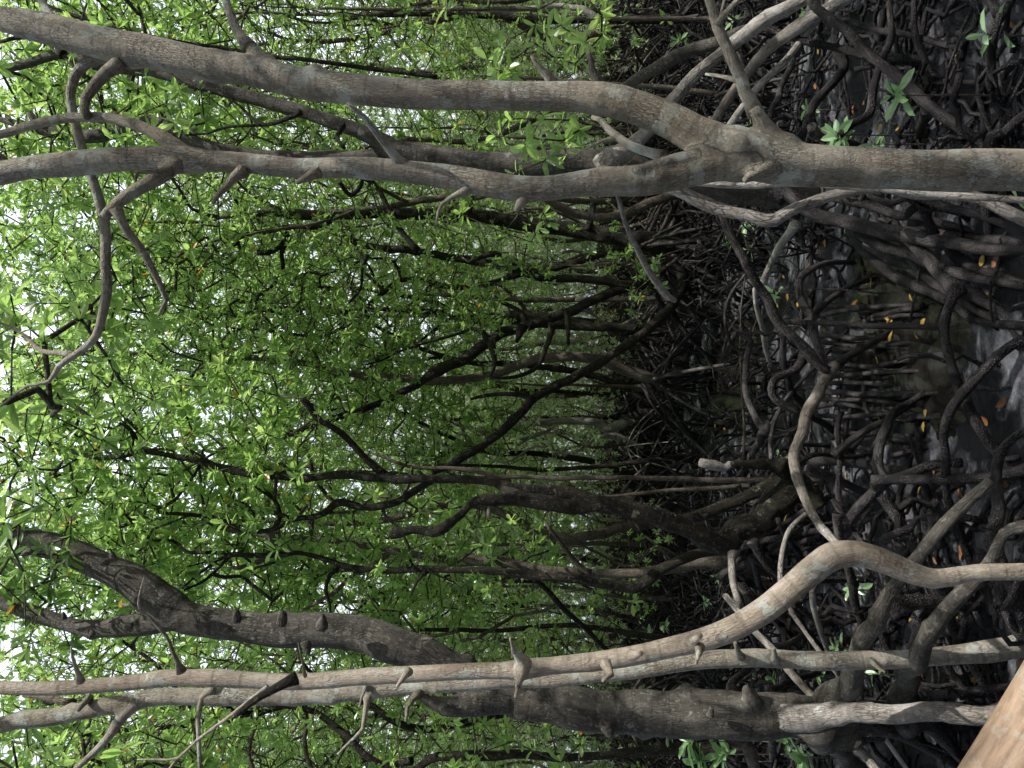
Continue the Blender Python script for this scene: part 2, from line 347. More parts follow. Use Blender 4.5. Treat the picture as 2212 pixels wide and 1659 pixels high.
# ------------------------------------------------------------------ object helpers
def tag(o, label=None, cat=None, group=None, kind=None):
    if label: o['label'] = label
    if cat: o['category'] = cat
    if group: o['group'] = group
    if kind: o['kind'] = kind
    return o
def link(name, me, parent=None):
    o = bpy.data.objects.new(name, me); COL.objects.link(o)
    if parent is not None:
        o.parent = parent
        if parent.location.length > 0: o.matrix_parent_inverse.translation = -Vector(parent.location)
    return o
def thing(name, label, cat, loc=(0, 0, 0), group=None):
    o = bpy.data.objects.new(name, None); COL.objects.link(o); o.location = loc; o.empty_display_size = .1
    return tag(o, label, cat, group)
def trace(pl, d0, d1=None, ext=None):
    """pl: list of (tile, x, y, w) -> world points and radii; depth runs d0..d1 ('g' = where the end meets the ground)"""
    q = [px(t, x, y) + (w * K,) for t, x, y, w in pl]
    X = np.array([a[0] for a in q]); Y = np.array([a[1] for a in q])
    s = np.concatenate([[0], np.cumsum(np.hypot(np.diff(X), np.diff(Y)))]); s /= s[-1]
    if hasattr(d0, '__len__') and not isinstance(d0, str): d1 = None
    if d1 == 'g': d1 = gdepth(X[-1])
    if d0 == 'g': d0 = gdepth(X[0])
    if d1 is None: d1 = d0
    ds = np.asarray(d0, float) if hasattr(d0, '__len__') else d0 + (d1 - d0) * s
    pts = []; rad = []
    for i in range(len(q)):
        d = ds[i]
        if X[i] > HOR + 5: d = min(d, gdepth(X[i]) + .02)
        pts.append(P(X[i], Y[i], d)); rad.append(q[i][2] / 2 * d / F)
    if ext == 'down':
        e = pts[-1].copy(); e[2] = -.15; 
        if pts[-1][2] > .0: pts.append(e); rad.append(rad[-1] * 1.1)
    if ext == 'updown':
        e = pts[0].copy(); e[2] = -.15; pts.insert(0, e); rad.insert(0, rad[0] * 1.1)
    if ext == 'on':
        v = pts[-1] - pts[-2]; v = v / np.linalg.norm(v); v[2] = min(v[2], -.35); k = (pts[-1][2] + .12) / -v[2]
        if k > 0: pts.append(pts[-1] + v * k); rad.append(rad[-1])
    return np.array(pts), np.array(rad)
def L(t, *pp): return [(t, *p) for p in pp]
SEED = [100]
def nseed(): SEED[0] += 1; return SEED[0]
def part(name, parent, mat, pl, d0, d1=None, ext=None, sides=14, step=.04, rough=.07, knots=0, rings=0, wob=.12, flare=0, tip='flat', label=None):
    p, r = trace(pl, d0, d1, ext); mb = MB()
    pp, rr = tube(mb, p, r, sides=sides, step=step, rough=rough, knots=knots, rings=rings, wob=wob, seed=nseed(), flare=flare, tip=tip)
    o = link(name, mb.mesh(name, [MAT[mat]]), parent)
    if label: o['label'] = label
    return o, pp, rr
def blended_trunk(name, parent, mat, tubes, voxel=.008, rough=.05):
    """several traced stems fused into one continuous skin, bark coordinates taken from the nearest stem axis"""
    mb = MB(); ax = []
    for (pl, d0, d1, ext) in tubes:
        p, r = trace(pl, d0, d1, ext); sd = nseed()
        pp, rr = tube(mb, p, r, sides=22, step=.03, rough=rough, knots=1.6, rings=3, wob=.06, seed=sd)
        T, N, B = frames(pp); s = np.concatenate([[0], np.cumsum(np.linalg.norm(np.diff(pp, axis=0), axis=1))])
        ax.append((pp, N, B, s, rr, sd))
    me = mb.mesh('fuse', [MAT[mat]]); ob = bpy.data.objects.new('fuse', me); COL.objects.link(ob)
    md = ob.modifiers.new('r', 'REMESH'); md.mode = 'VOXEL'; md.voxel_size = voxel; md.use_smooth_shade = True
    sm = ob.modifiers.new('s', 'SMOOTH'); sm.factor = .6; sm.iterations = 5
    dg = bpy.context.evaluated_depsgraph_get(); ev = ob.evaluated_get(dg); m2 = bpy.data.meshes.new_from_object(ev)
    bpy.data.objects.remove(ob); bpy.data.meshes.remove(me)
    n = len(m2.vertices); co = np.zeros(n * 3, np.float32); m2.vertices.foreach_get('co', co); co = co.reshape(-1, 3).astype(float)
    AP = np.vstack([a[0] for a in ax]); AN = np.vstack([a[1] for a in ax]); AB = np.vstack([a[2] for a in ax]); AR = np.concatenate([a[4] for a in ax])
    AS = np.concatenate([a[3] + .11 * a[5] % 5 for a in ax]); 
    bark = np.zeros((n, 3))
    for c0 in range(0, n, 4000):
        c = co[c0:c0 + 4000]; d = np.linalg.norm(c[:, None] - AP[None], axis=2) / AR[None]
        i = np.argmin(d, 1); v = c - AP[i]
        bark[c0:c0 + 4000] = np.stack([np.sum(v * AN[i], 1), np.sum(v * AB[i], 1), AS[i] + np.sum(v * np.cross(AN[i], AB[i]), 1)], -1)
    for nm in ('bark',):
        if nm in m2.attributes: m2.attributes.remove(m2.attributes[nm])
    a = m2.attributes.new('bark', 'FLOAT_VECTOR', 'POINT'); a.data.foreach_set('vector', bark.ravel().astype(np.float32))
    m2.polygons.foreach_set('use_smooth', np.ones(len(m2.polygons), bool))
    m2.materials.clear(); m2.materials.append(MAT[mat]); m2.name = name
    m2.polygons.foreach_set('material_index', np.zeros(len(m2.polygons), np.int32)); m2.update()
    return link(name, m2, parent), ax

def clumps(rg, centers, per, sig):
    out = []
    for c in centers:
        out.append(np.asarray(c) + rg.normal(size=(per, 3)) * np.asarray(sig))
    return np.vstack(out)
def clumps_x(rg, centers, per, sig): return clumps(rg, centers, int(per * 1.5), sig)
def pixclumps(rg, specs, per, sig):
    """specs: (tile, x, y, depth)"""
    return clumps(rg, [P(*px(t, x, y), d) for t, x, y, d in specs], per, sig)
def add_crown(parent, nodes, targets, size=.102, near=True, leaf='leaf', twig='twig', name='crown', yellow=.008, nl=(8, 14)):
    rg = np.random.default_rng(nseed())
    me = crown_mesh(name, nodes, targets, rg, size=size, near=near, mats=[MAT[leaf], MAT[twig]], yellow=yellow, nl=nl)
    return link(name, me, parent)
def sprig(parent, specs, root, size=.11, leaf='leaf', sc=.05, name='leafy_twig'):
    """rosettes at traced pixels joined by thin twigs to a root point"""
    rg = np.random.default_rng(nseed())
    T = np.array([P(*px(t, x, y), d) for t, x, y, d in specs]); T = T + rg.normal(size=T.shape) * sc * np.array([0, 1, 0])
    me = crown_mesh(name, [np.asarray(root, float)], T, rg, size=size * 1.08, near=True, mats=[MAT[leaf], MAT['twig']], nl=(6, 10), yellow=0)
    return link(name, me, parent)
# ================================================================== TRACED TREES
# ---- T1: big pale forked mangrove
g1 = 'pale barked mangroves standing close to the viewer'
t1 = thing('mangrove_tree', 'thick pale tan mangrove forking low into two tall trunks with lichen patches, nearest the viewer', 'tree', (P(2300, 363, 2.45)[0], 2.45, 0))
trunkpl = L('A', (2300, 866, 212), (2164, 865, 206), (1900, 865, 205), (1600, 862, 200), (1300, 858, 198), (1100, 850, 204), (900, 832, 225), (740, 800, 250), (620, 780, 250))
forkR = L('A', (760, 800, 200), (620, 745, 205), (480, 690, 185), (350, 622, 178), (150, 540, 168), (0, 508, 162)) + L('D', (1300, 490, 150), (1000, 482, 146), (700, 482, 146), (400, 470, 152), (200, 455, 158), (0, 425, 160)) + \
    L('G', (1300, 368, 162), (1100, 335, 165), (900, 292, 165), (700, 250, 165), (500, 207, 168), (300, 165, 168), (150, 130, 160), (0, 98, 130), (-160, 70, 120), (-400, 20, 110))
forkL = L('A', (760, 820, 200), (600, 815, 200), (480, 850, 190), (380, 885, 170), (200, 920, 160), (0, 932, 140)) + L('D', (1300, 963, 126), (1150, 965, 130), (1000, 950, 136), (800, 912, 130), (600, 880, 120), (400, 860, 115), (200, 855, 110), (0, 856, 108)) + \
    L('G', (1300, 835, 108), (1100, 825, 112), (950, 820, 150), (850, 815, 140), (700, 815, 125), (500, 825, 135), (300, 840, 130), (150, 852, 120), (0, 880, 120), (-200, 930, 90), (-400, 980, 80))
b_a = L('G', (960, 790, 95), (850, 712, 78), (750, 660, 66), (600, 607, 60), (450, 597, 55), (300, 610, 55), (150, 642, 52), (0, 690, 50), (-200, 720, 46))
b_b = L('G', (900, 840, 90), (840, 890, 84), (760, 940, 75), (650, 1000, 68), (570, 1065, 62), (525, 1110, 56))
b_c = L('G', (680, 240, 90), (570, 272, 72), (500, 285, 62), (430, 320, 58), (378, 395, 50), (362, 480, 46), (380, 600, 46), (410, 720, 48), (450, 840, 48), (488, 960, 50), (515, 1080, 54), (527, 1200, 52), (537, 1350, 50), (555, 1480, 50), (530, 1600, 47)) + \
    L('H', (490, 560, 42), (430, 622, 38), (370, 668, 35), (300, 722, 30), (250, 800, 22), (140, 822, 15), (60, 880, 12), (0, 930, 10))
tr1, ax1 = blended_trunk('trunk', t1, 'pale', [(trunkpl, 2.45, 2.45, 'updown'), (forkR, 2.45, 2.65, None), (forkL, 2.43, 2.5, None), (b_a, 2.5, 2.7, None), (b_b, 2.45, 2.38, None),
    (L('A', (960, 770, 170), (880, 700, 110), (820, 620, 80), (780, 545, 64)), 2.45, 2.38, None), (L('G', (0, 840, 120), (-120, 760, 90), (-300, 690, 80)), 2.5, 2.6, None),
    (L('A', (880, 850, 120), (810, 880, 84), (765, 905, 54), (735, 925, 40)), 2.42, 2.35, None), (L('A', (480, 800, 80), (390, 805, 60), (330, 820, 50), (260, 838, 42), (180, 866, 34)), 2.40, 2.385, None),
    (L('G', (1450, 400, 120), (1370, 330, 104), (1310, 268, 76), (1270, 235, 64)), 2.58, 2.6, None)], voxel=.0085)
def br(pl, d0, d1=None, mat='pale', parent=None, **k):
    k.setdefault('flare', .3); k.setdefault('knots', 3); k.setdefault('rings', 4)
    return part('branch', parent, mat, pl, d0, d1, **k)
_, pbc, _ = br(b_c, 2.62, 2.9, parent=t1, knots=4, wob=.2)
br(L('H', (380, 660, 32), (300, 652, 28), (210, 640, 24), (120, 560, 18), (0, 500, 12), (-80, 480, 8)), 2.86, 3.0, parent=t1)
br(L('G', (590, 1055, 55), (625, 1120, 46), (660, 1190, 44), (720, 1260, 40), (770, 1360, 38), (820, 1460, 32), (848, 1530, 25), (830, 1570, 20), (808, 1610, 16)), 2.38, 2.5, parent=t1)
br(L('G', (620, 320, 70), (540, 372, 60), (480, 440, 56), (440, 500, 52), (430, 550, 46), (450, 600, 44)), 2.6, 2.55, parent=t1)
br(L('G', (1280, 245, 66), (1240, 200, 56), (1190, 110, 46), (1150, 0, 40), (1120, -90, 34), (1100, -200, 28)), 2.6, 2.7, parent=t1)
br(L('G', (290, 120, 60), (240, 60, 44), (205, 0, 36), (180, -60, 30)), 2.62, 2.7, parent=t1)
br(L('D', (560, 870, 70), (500, 815, 52), (440, 742, 42), (380, 662, 38), (330, 600, 32), (280, 560, 24), (240, 528, 16)), 2.46, 2.3, parent=t1)
br(L('G', (1240, 870, 60), (1190, 910, 46), (1150, 960, 38), (1110, 1000, 30), (1088, 1040, 14)), 2.46, 2.4, parent=t1)
br(L('G', (1640, 870, 60), (1570, 905, 40), (1510, 932, 22)), 2.46, 2.43, parent=t1)
br(L('G', (190, 650, 40), (170, 610, 34), (150, 570, 30)), 2.68, 2.66, parent=t1)
br(L('G', (880, 880, 40), (780, 876, 26), (700, 880, 22), (690, 920, 16)), 2.4, 2.36, parent=t1)
br(L('D', (1300, 440, 60), (1270, 390, 44), (1225, 345, 28), (1195, 310, 20), (1178, 282, 10)), 2.5, 2.45, parent=t1)
br(L('D', (1530, 460, 60), (1510, 400, 46), (1485, 350, 38), (1482, 300, 24), (1476, 258, 10)), 2.5, 2.5, 'grey', parent=t1)
br(L('D', (1150, 990, 70), (1125, 1040, 44), (1105, 1072, 24)), 2.45, 2.42, parent=t1)
br(L('D', (880, 950, 56), (830, 985, 40), (770, 1010, 26), (725, 1042, 20), (706, 1080, 17), (695, 1150, 11)), 2.45, 2.4, parent=t1)
br(L('A', (800, 580, 68), (760, 500, 66), (735, 465, 62), (712, 390, 62), (685, 340, 56), (640, 230, 54), (600, 140, 56), (580, 70, 46), (560, 0, 44), (545, -80, 40)), 2.4, 2.3, parent=t1, label='lichen speckled side branch in full sun', knots=5)
br(L('A', (600, 130, 34), (620, 85, 32), (655, 50, 30), (700, 0, 26), (740, -60, 22)), 2.32, 2.3, parent=t1)
br(L('A', (640, -10, 12), (620, 60, 13), (625, 120, 15)), 2.3, 2.32, parent=t1, knots=0)
br(L('A', (700, 410, 26), (640, 395, 20), (590, 385, 18), (540, 378, 14)), 2.4, 2.5, parent=t1)
br(L('A', (330, 800, 56), (260, 780, 46), (170, 745, 42), (100, 700, 40), (40, 655, 36)) + L('D', (1531, 612, 28), (1490, 600, 20)), 2.55, 2.8, parent=t1, label='pale green branch with bamboo like rings', rings=9)
br(L('D', (1640, 712, 26), (1590, 708, 22), (1540, 722, 20), (1490, 745, 16), (1455, 765, 12)), 2.7, 2.72, parent=t1)
br(L('A', (60, 960, 24), (90, 1000, 22), (130, 1140, 26), (190, 1270, 30), (250, 1380, 34), (300, 1450, 34), (330, 1490, 40), (350, 1515, 36), (385, 1535, 24)), 2.5, 2.9, 'rootpale', parent=t1, label='dead bare branch with splintered white tip', flare=0)
for a, b in ((trunkpl, 0),): pass

# ---- T2: sinuous smooth tree
t2 = thing('mangrove_tree', 'slender pink-tan mangrove whose trunk bends in a smooth S hook low down before rising straight', 'tree', (P(2300, 1235, 2.6)[0], 2.6, 0))
s2 = L('C', (2300, 655, 86), (2164, 657, 86), (1950, 662, 82), (1820, 678, 86), (1700, 692, 100), (1590, 660, 112), (1450, 600, 126), (1320, 563, 132), (1190, 570, 138), (1080, 640, 134), (960, 750, 130), (850, 850, 130), (700, 940, 122), (550, 1000, 114), (400, 1040, 106), (200, 1080, 100), (0, 1110, 96)) + \
    L('F', (1300, 1137, 90), (1130, 1152, 104), (1000, 1160, 84), (700, 1172, 86), (500, 1182, 88), (300, 1200, 86), (0, 1220, 86)) + L('I', (1300, 1214, 86), (1100, 1196, 96), (900, 1196, 86), (700, 1216, 82), (500, 1236, 78), (300, 1254, 78), (0, 1250, 72), (-200, 1240, 66), (-400, 1210, 60))
blended_trunk('trunk', t2, 'smooth', [(s2, 2.6, 2.75, 'updown'), (L('F', (1150, 1140, 90), (1110, 1085, 48), (1085, 1055, 36)), 2.6, 2.55, None), (L('F', (1130, 1160, 90), (1118, 1215, 46), (1112, 1240, 34)), 2.58, 2.52, None)], voxel=.008)
for pl in (L('F', (1095, 1075, 34), (1086, 1040, 26), (1072, 1000, 14)), L('F', (1115, 1225, 36), (1108, 1260, 26), (1098, 1295, 18)), L('F', (560, 1165, 50), (530, 1200, 34), (495, 1245, 22)),
           L('C', (505, 1040, 56), (500, 1090, 30), (488, 1128, 18)), L('I', (410, 1215, 44), (385, 1140, 26), (368, 1090, 18), (362, 1040, 10)),
           L('I', (925, 1170, 56), (905, 1120, 34), (885, 1070, 26), (850, 985, 24), (800, 930, 22), (760, 885, 20), (710, 855, 18), (660, 835, 16), (615, 820, 13)),
           L('I', (715, 862, 13), (706, 820, 11), (715, 760, 9), (735, 690, 6)), L('I', (1560, 1190, 22), (1545, 1120, 15), (1522, 1020, 9)),
           L('C', (480, 1010, 46), (505, 990, 40), (512, 982, 34)), L('C', (610, 1000, 46), (635, 992, 40), (645, 990, 30)),
           L('F', (1560, 1130, 60), (1590, 1185, 36), (1545, 1215, 22)), L('F', (1690, 1080, 60), (1725, 1075, 44), (1740, 1072, 34)),
           L('I', (1370, 1240, 28), (1290, 1300, 26), (1150, 1410, 24), (1000, 1522, 22), (905, 1612, 20), (800, 1616, 14), (700, 1616, 9)), L('I', (905, 1612, 18), (860, 1670, 18), (800, 1740, 16))):
    br([(a, b, c, e * .75) for a, b, c, e in pl], 2.57, 2.48, 'smooth', parent=t2, flare=.3)
br(L('I', (1520, 1200, 56), (1460, 1225, 48), (1400, 1255, 42), (1330, 1290, 38), (1270, 1330, 36), (1225, 1370, 30), (1195, 1400, 18)), 2.55, 2.5, 'dark', parent=t2, label='dead blackened branch stub')

# ---- T3: straight tree behind it
t3 = thing('mangrove_tree', 'straight ringed tan mangrove rising right behind the S bent trunk', 'tree', (P(2240, 1390, 3.3)[0], 3.3, 0))
s3 = L('C', (2200, 1030, 100), (2164, 1036, 106), (2000, 1060, 112), (1800, 1082, 92), (1600, 1096, 88), (1400, 1108, 92), (1200, 1110, 95), (1000, 1106, 90), (800, 1100, 90), (600, 1106, 92), (400, 1128, 88), (200, 1158, 80), (0, 1180, 74)) + \
    L('F', (1300, 1202, 80), (1000, 1216, 80), (800, 1232, 80), (500, 1252, 80), (300, 1272, 85)) + L('I', (1531, 1292, 84), (1300, 1292, 90), (1100, 1296, 90), (800, 1302, 90), (650, 1326, 96), (500, 1354, 92), (300, 1390, 90), (100, 1412, 95), (0, 1440, 85), (-200, 1470, 70), (-400, 1490, 60))
blended_trunk('trunk', t3, 'midbark' if False else 'pale', [(s3, 3.34, 3.3, 'updown'), (L('I', (690, 1320, 90), (640, 1372, 66), (590, 1440, 54)), 3.3, 3.28, None)], voxel=.009)
for pl in (L('F', (350, 1285, 66), (342, 1330, 36), (330, 1400, 28), (320, 1460, 25), (250, 1530, 18), (190, 1590, 13)), L('F', (350, 1260, 40), (338, 1235, 28), (318, 1290, 20), (303, 1350, 12)),
           L('F', (610, 1270, 60), (570, 1310, 36), (546, 1350, 30), (541, 1420, 20)), L('I', (1100, 1260, 56), (1060, 1275, 42), (1030, 1300, 36), (1010, 1400, 30), (1015, 1520, 27), (1022, 1660, 23), (1025, 1800, 20)),
           L('I', (600, 1425, 56), (570, 1480, 52), (500, 1562, 46), (400, 1655, 40), (320, 1740, 36)), L('I', (460, 1300, 42), (425, 1330, 36), (400, 1360, 30)),
           L('C', (720, 1090, 40), (700, 1050, 30), (692, 1020, 22)), L('C', (890, 1110, 44), (888, 1060, 24), (884, 1052, 18)), L('C', (1380, 1110, 30), (1420, 1150, 20), (1455, 1170, 10))):
    br([(a, b, c, e * .82) for a, b, c, e in pl], 3.3, 3.2, 'pale', parent=t3, flare=.3)
br(L('I', (370, 1330, 40), (240, 1300, 34), (120, 1290, 20)), 3.35, 3.5, 'midbark', parent=t3)

# ---- T4: big dark grey tree
t4 = thing('mangrove_tree', 'massive dark grey mangrove with knobbly leaning trunk that forks high above its thick stilt roots', 'tree', (P(1850, 1545, 3.9)[0], 3.9, 0))
s4 = L('C', (1330, 1400, 150), (1200, 1400, 190), (1000, 1400, 200), (800, 1398, 232), (600, 1388, 236), (300, 1376, 220), (0, 1368, 212)) + L('F', (1400, 1350, 214), (1250, 1325, 196), (1100, 1300, 190), (950, 1255, 185), (800, 1180, 185), (650, 1085, 180), (500, 1025, 185), (350, 985, 185), (200, 962, 180)) + \
    L('I', (1531, 962, 180), (1300, 945, 160), (1100, 915, 155), (950, 885, 170), (850, 830, 200), (700, 720, 170), (500, 622, 150), (300, 535, 140), (150, 492, 130), (0, 452, 112), (-200, 400, 100), (-400, 330, 90))
s4b = L('I', (950, 890, 130), (830, 905, 124), (650, 930, 118), (500, 948, 92), (350, 930, 76), (200, 880, 84), (0, 812, 80), (-200, 760, 70), (-400, 700, 60))
kn = [(L('I', (1210, 910, 90), (1205, 860, 60), (1195, 845, 44)), 3.9), (L('I', (1440, 930, 90), (1440, 870, 76), (1425, 852, 46)), 3.85), (L('I', (1640, 950, 110), (1650, 885, 60), (1640, 870, 40)), 3.9), (L('I', (680, 940, 90), (640, 935, 70), (625, 930, 44)), 3.78),
      (L('I', (480, 960, 70), (450, 995, 46)), 3.9), (L('I', (330, 900, 60), (322, 860, 40)), 3.9), (L('I', (170, 540, 90), (100, 580, 60)), 3.9), (L('I', (580, 590, 70), (565, 545, 44)), 3.9), (L('F', (620, 1000, 50), (690, 1000, 40)), 3.9),
      (L('C', (780, 1330, 150), (752, 1262, 90), (742, 1232, 60)), 3.88), (L('C', (560, 1400, 80), (570, 1345, 60)), 3.78), (L('F', (1560, 1440, 120), (1590, 1500, 60), (1595, 1510, 40)), 3.88), (L('I', (1560, 1010, 100), (1570, 1070, 60), (1580, 1088, 36)), 3.9)]
blended_trunk('trunk', t4, 'grey', [(s4, 3.9, 4.3, None), (s4b, 4.15, 4.4, None), (L('F', (1060, 1320, 120), (900, 1325, 150), (780, 1345, 110), (680, 1325, 70), (610, 1300, 34)), 3.98, 3.86, None)] + [([(q[0], q[1], q[2], q[3] * (.66 if j < len(a) - 1 else .4)) for j, q in enumerate(a)], d, d - .03, None) for a, d in kn], voxel=.012)
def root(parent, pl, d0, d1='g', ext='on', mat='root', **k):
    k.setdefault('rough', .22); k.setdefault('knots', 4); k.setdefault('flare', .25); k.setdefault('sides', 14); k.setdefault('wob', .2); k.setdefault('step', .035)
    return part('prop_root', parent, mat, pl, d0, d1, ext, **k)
root(t4, L('C', (1100, 1400, 120), (1170, 1330, 140), (1235, 1245, 122), (1290, 1150, 104), (1345, 1030, 96), (1400, 920, 90), (1460, 800, 74), (1520, 715, 64), (1590, 610, 58), (1660, 520, 60), (1740, 430, 64), (1870, 310, 62), (2000, 190, 50)), [3.98, 3.93, 3.78, 3.6, 3.38, 3.2, 3.12, 3.07, 3.04, 3.02, 3.0, 2.97, 2.95], None, None, mat='grey', flare=.0)
root(t4, L('C', (1500, 1400, 100), (1540, 1320, 120), (1565, 1230, 110), (1600, 1130, 96), (1640, 1040, 88), (1700, 950, 86), (1820, 810, 82), (1930, 690, 62), (2000, 560, 52), (2060, 460, 56), (2164, 430, 60), (2300, 420, 60)), [3.95, 3.85, 3.65, 3.4, 3.2, 3.1, 3.05, 3.0, 2.97, 2.95, 2.9, 2.85], mat='grey', flare=0)
root(t4, L('C', (820, 1395, 110), (960, 1380, 130), (1080, 1376, 124), (1180, 1380, 112), (1300, 1384, 100), (1600, 1385, 94), (1900, 1382, 96), (2000, 1380, 100), (2164, 1384, 108), (2300, 1390, 110)), [3.92, 3.89, 3.85, 3.78, 3.70, 3.55, 3.42, 3.36, 3.3, 3.25], None, 'on', mat='rootpale', knots=4, label='thick pale sunlit prop root going straight down')
root(t4, L('C', (1080, 1450, 170), (1150, 1500, 120), (1220, 1570, 92), (1300, 1659, 76), (1400, 1760, 70)), 3.8, 'g', mat='grey')
root(t4, L('C', (1250, 1470, 140), (1400, 1500, 116), (1440, 1600, 92), (1440, 1700, 80)), 3.85, 'g', mat='grey')
root(t4, L('C', (1350, 1430, 110), (1480, 1470, 70), (1600, 1520, 60), (1750, 1600, 56), (1850, 1659, 50)), 3.8, 'g')
root(t4, L('C', (1550, 1420, 110), (1680, 1440, 84), (1760, 1520, 66), (1850, 1620, 56), (1900, 1700, 50)), 3.6, 'g')
root(t4, L('C', (680, 1470, 110), (740, 1530, 66), (780, 1600, 54), (800, 1680, 56)), 4.0, 4.4, mat='midbark')
root(t4, L('C', (1300, 1400, 150), (1450, 1400, 160), (1600, 1400, 150), (1800, 1410, 120), (1960, 1410, 100)), 3.95, 'g', mat='root')
root(t4, L('C', (690, 1300, 60), (680, 1215, 40), (760, 1150, 36), (800, 1100, 34), (1000, 1000, 30)), 4.1, 5.0)
root(t4, L('C', (1700, 1290, 40), (1850, 1260, 36), (2000, 1250, 34), (2164, 1240, 36)), 3.7)
root(t4, L('C', (2164, 980, 62), (2110, 930, 66), (2060, 830, 68), (2040, 740, 62), (2060, 690, 50)), 3.3, 3.3, None, mat='rootgran')
root(t4, L('C', (1590, 1060, 38), (1600, 1000, 36), (1625, 920, 34), (1680, 860, 30), (1800, 830, 30)), 3.9)
root(t4, L('C', (1480, 880, 60), (1520, 850, 80), (1640, 800, 76), (1760, 810, 60), (1880, 845, 52), (1960, 830, 44), (2030, 790, 36)), 3.6)
root(t4, L('C', (860, 1255, 32), (1000, 1212, 36), (1150, 1160, 34), (1220, 1100, 30)), 4.2)
root(t4, L('C', (930, 1290, 38), (945, 1210, 42), (980, 1130, 40), (1025, 1070, 36)), 4.4)
root(t4, L('C', (880, 1480, 36), (880, 1560, 34), (890, 1640, 38)), 4.2, 'g')
root(t4, L('C', (1900, 900, 36), (1780, 960, 44), (1700, 980, 46)), 3.5, 'g')

# ---- T5: dark tree behind the fork
t5 = thing('mangrove_tree', 'dark grey mangrove glimpsed behind the big fork, leaning limb and many arching stilt roots', 'tree', (P(1700, 423, 5.1)[0], 5.1, 0))
s5 = L('A', (1120, 1000, 110), (900, 1000, 130), (700, 985, 120), (500, 950, 120), (300, 900, 130), (150, 850, 150)) + L('D', (1600, 825, 150), (1500, 832, 134), (1300, 838, 134), (1000, 838, 130), (800, 822, 130), (650, 800, 130), (500, 770, 110), (420, 722, 88), (200, 632, 76), (50, 580, 70)) + \
    L('G', (1400, 530, 74), (1200, 480, 72), (1000, 428, 62), (800, 372, 56), (600, 350, 56), (450, 315, 72), (330, 272, 56), (150, 320, 48), (0, 350, 45), (-200, 370, 40))
s5b = L('D', (700, 810, 90), (450, 800, 84), (200, 800, 70), (0, 800, 62)) + L('G', (1300, 790, 60), (1050, 740, 62), (930, 690, 72), (800, 620, 60), (640, 650, 60), (520, 690, 74), (360, 690, 66), (200, 660, 60), (0, 610, 34), (-100, 590, 30))
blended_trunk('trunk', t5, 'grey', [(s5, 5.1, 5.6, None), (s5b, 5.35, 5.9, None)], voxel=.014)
limb5 = []
for pl, d0, d1 in ((L('G', (330, 280, 40), (250, 200, 30), (120, 190, 24), (0, 215, 18)), 5.5, 5.7), (L('G', (1540, 570, 26), (1480, 600, 24), (1340, 635, 20), (1230, 545, 14), (1180, 510, 10)), 5.3, 5.4),
                   (L('G', (1340, 635, 16), (1150, 650, 14), (1060, 680, 12), (950, 690, 9)), 5.35, 5.4), (L('D', (220, 640, 26), (190, 700, 22), (225, 755, 18)), 5.3, 5.1),
                   (L('D', (200, 930, 20), (260, 1000, 24), (310, 950, 22), (320, 900, 20)), 5.0, 5.2)):
    limb5.append(br(pl, d0, d1, 'dark', parent=t5)[1])
root(t5, L('D', (1560, 850, 130), (1650, 790, 96), (1750, 690, 72), (1900, 515, 64), (2020, 385, 60)) + L('A', (600, 285, 62), (680, 200, 64), (780, 145, 72), (900, 75, 72), (1030, 0, 72), (1160, -80, 70)), 5.0, 4.3, 'on', mat='rootpale')
root(t5, L('A', (60, 520, 40), (130, 450, 48), (230, 380, 60), (350, 320, 68), (470, 260, 64), (600, 215, 60), (720, 160, 60), (820, 130, 50)), 5.2, 4.6, None, mat='grey')
root(t5, L('A', (560, 660, 44), (600, 590, 46), (700, 450, 50), (800, 320, 52), (870, 245, 60), (950, 180, 64), (1060, 110, 66), (1150, 60, 60), (1260, -10, 56)), 5.0, 4.4, 'on', mat='rootpale')
root(t5, L('A', (640, 670, 34), (720, 560, 36), (830, 430, 36), (950, 300, 36), (1030, 200, 34)), 4.8, 4.6, 'on', mat='rootpale')
root(t5, L('A', (250, 920, 60), (310, 942, 54), (450, 992, 58), (600, 1060, 62), (740, 1100, 64), (840, 1132, 70), (890, 1130, 70), (990, 1068, 54), (1200, 1002, 52), (1450, 962, 55), (1600, 985, 58), (1750, 985, 58), (1950, 1010, 60), (2164, 1110, 62)), 3.3, 2.9, 'on', mat='rootpale', label='pale elbowed root bending sharply back toward the trunk', knots=3)
root(t5, L('A', (340, 900, 34), (450, 928, 36), (650, 938, 40), (850, 945, 42), (1100, 938, 38), (1250, 950, 34)), 3.2, 3.0, 'on', mat='rootpale')
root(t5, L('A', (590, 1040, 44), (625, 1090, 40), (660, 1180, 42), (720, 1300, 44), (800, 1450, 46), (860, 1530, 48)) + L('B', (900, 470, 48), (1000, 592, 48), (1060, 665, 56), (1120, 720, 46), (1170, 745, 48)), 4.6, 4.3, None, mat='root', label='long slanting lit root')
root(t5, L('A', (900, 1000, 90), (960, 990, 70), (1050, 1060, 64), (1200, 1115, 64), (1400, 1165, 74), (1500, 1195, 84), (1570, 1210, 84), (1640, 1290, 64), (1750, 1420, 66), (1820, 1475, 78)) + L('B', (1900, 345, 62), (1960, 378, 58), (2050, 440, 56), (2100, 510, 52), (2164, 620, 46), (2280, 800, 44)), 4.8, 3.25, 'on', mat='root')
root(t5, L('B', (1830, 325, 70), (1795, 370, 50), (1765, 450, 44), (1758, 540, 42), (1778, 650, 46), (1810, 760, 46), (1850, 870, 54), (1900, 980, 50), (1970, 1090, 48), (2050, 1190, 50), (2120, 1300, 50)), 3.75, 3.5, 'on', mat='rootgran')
root(t5, L('A', (1560, 1200, 70), (1750, 1225, 70), (1900, 1260, 60), (2164, 1285, 60)), 4.1)
root(t5, L('A', (1540, 975, 44), (1650, 1010, 40), (1800, 1060, 40), (2050, 1140, 38)), 3.9)
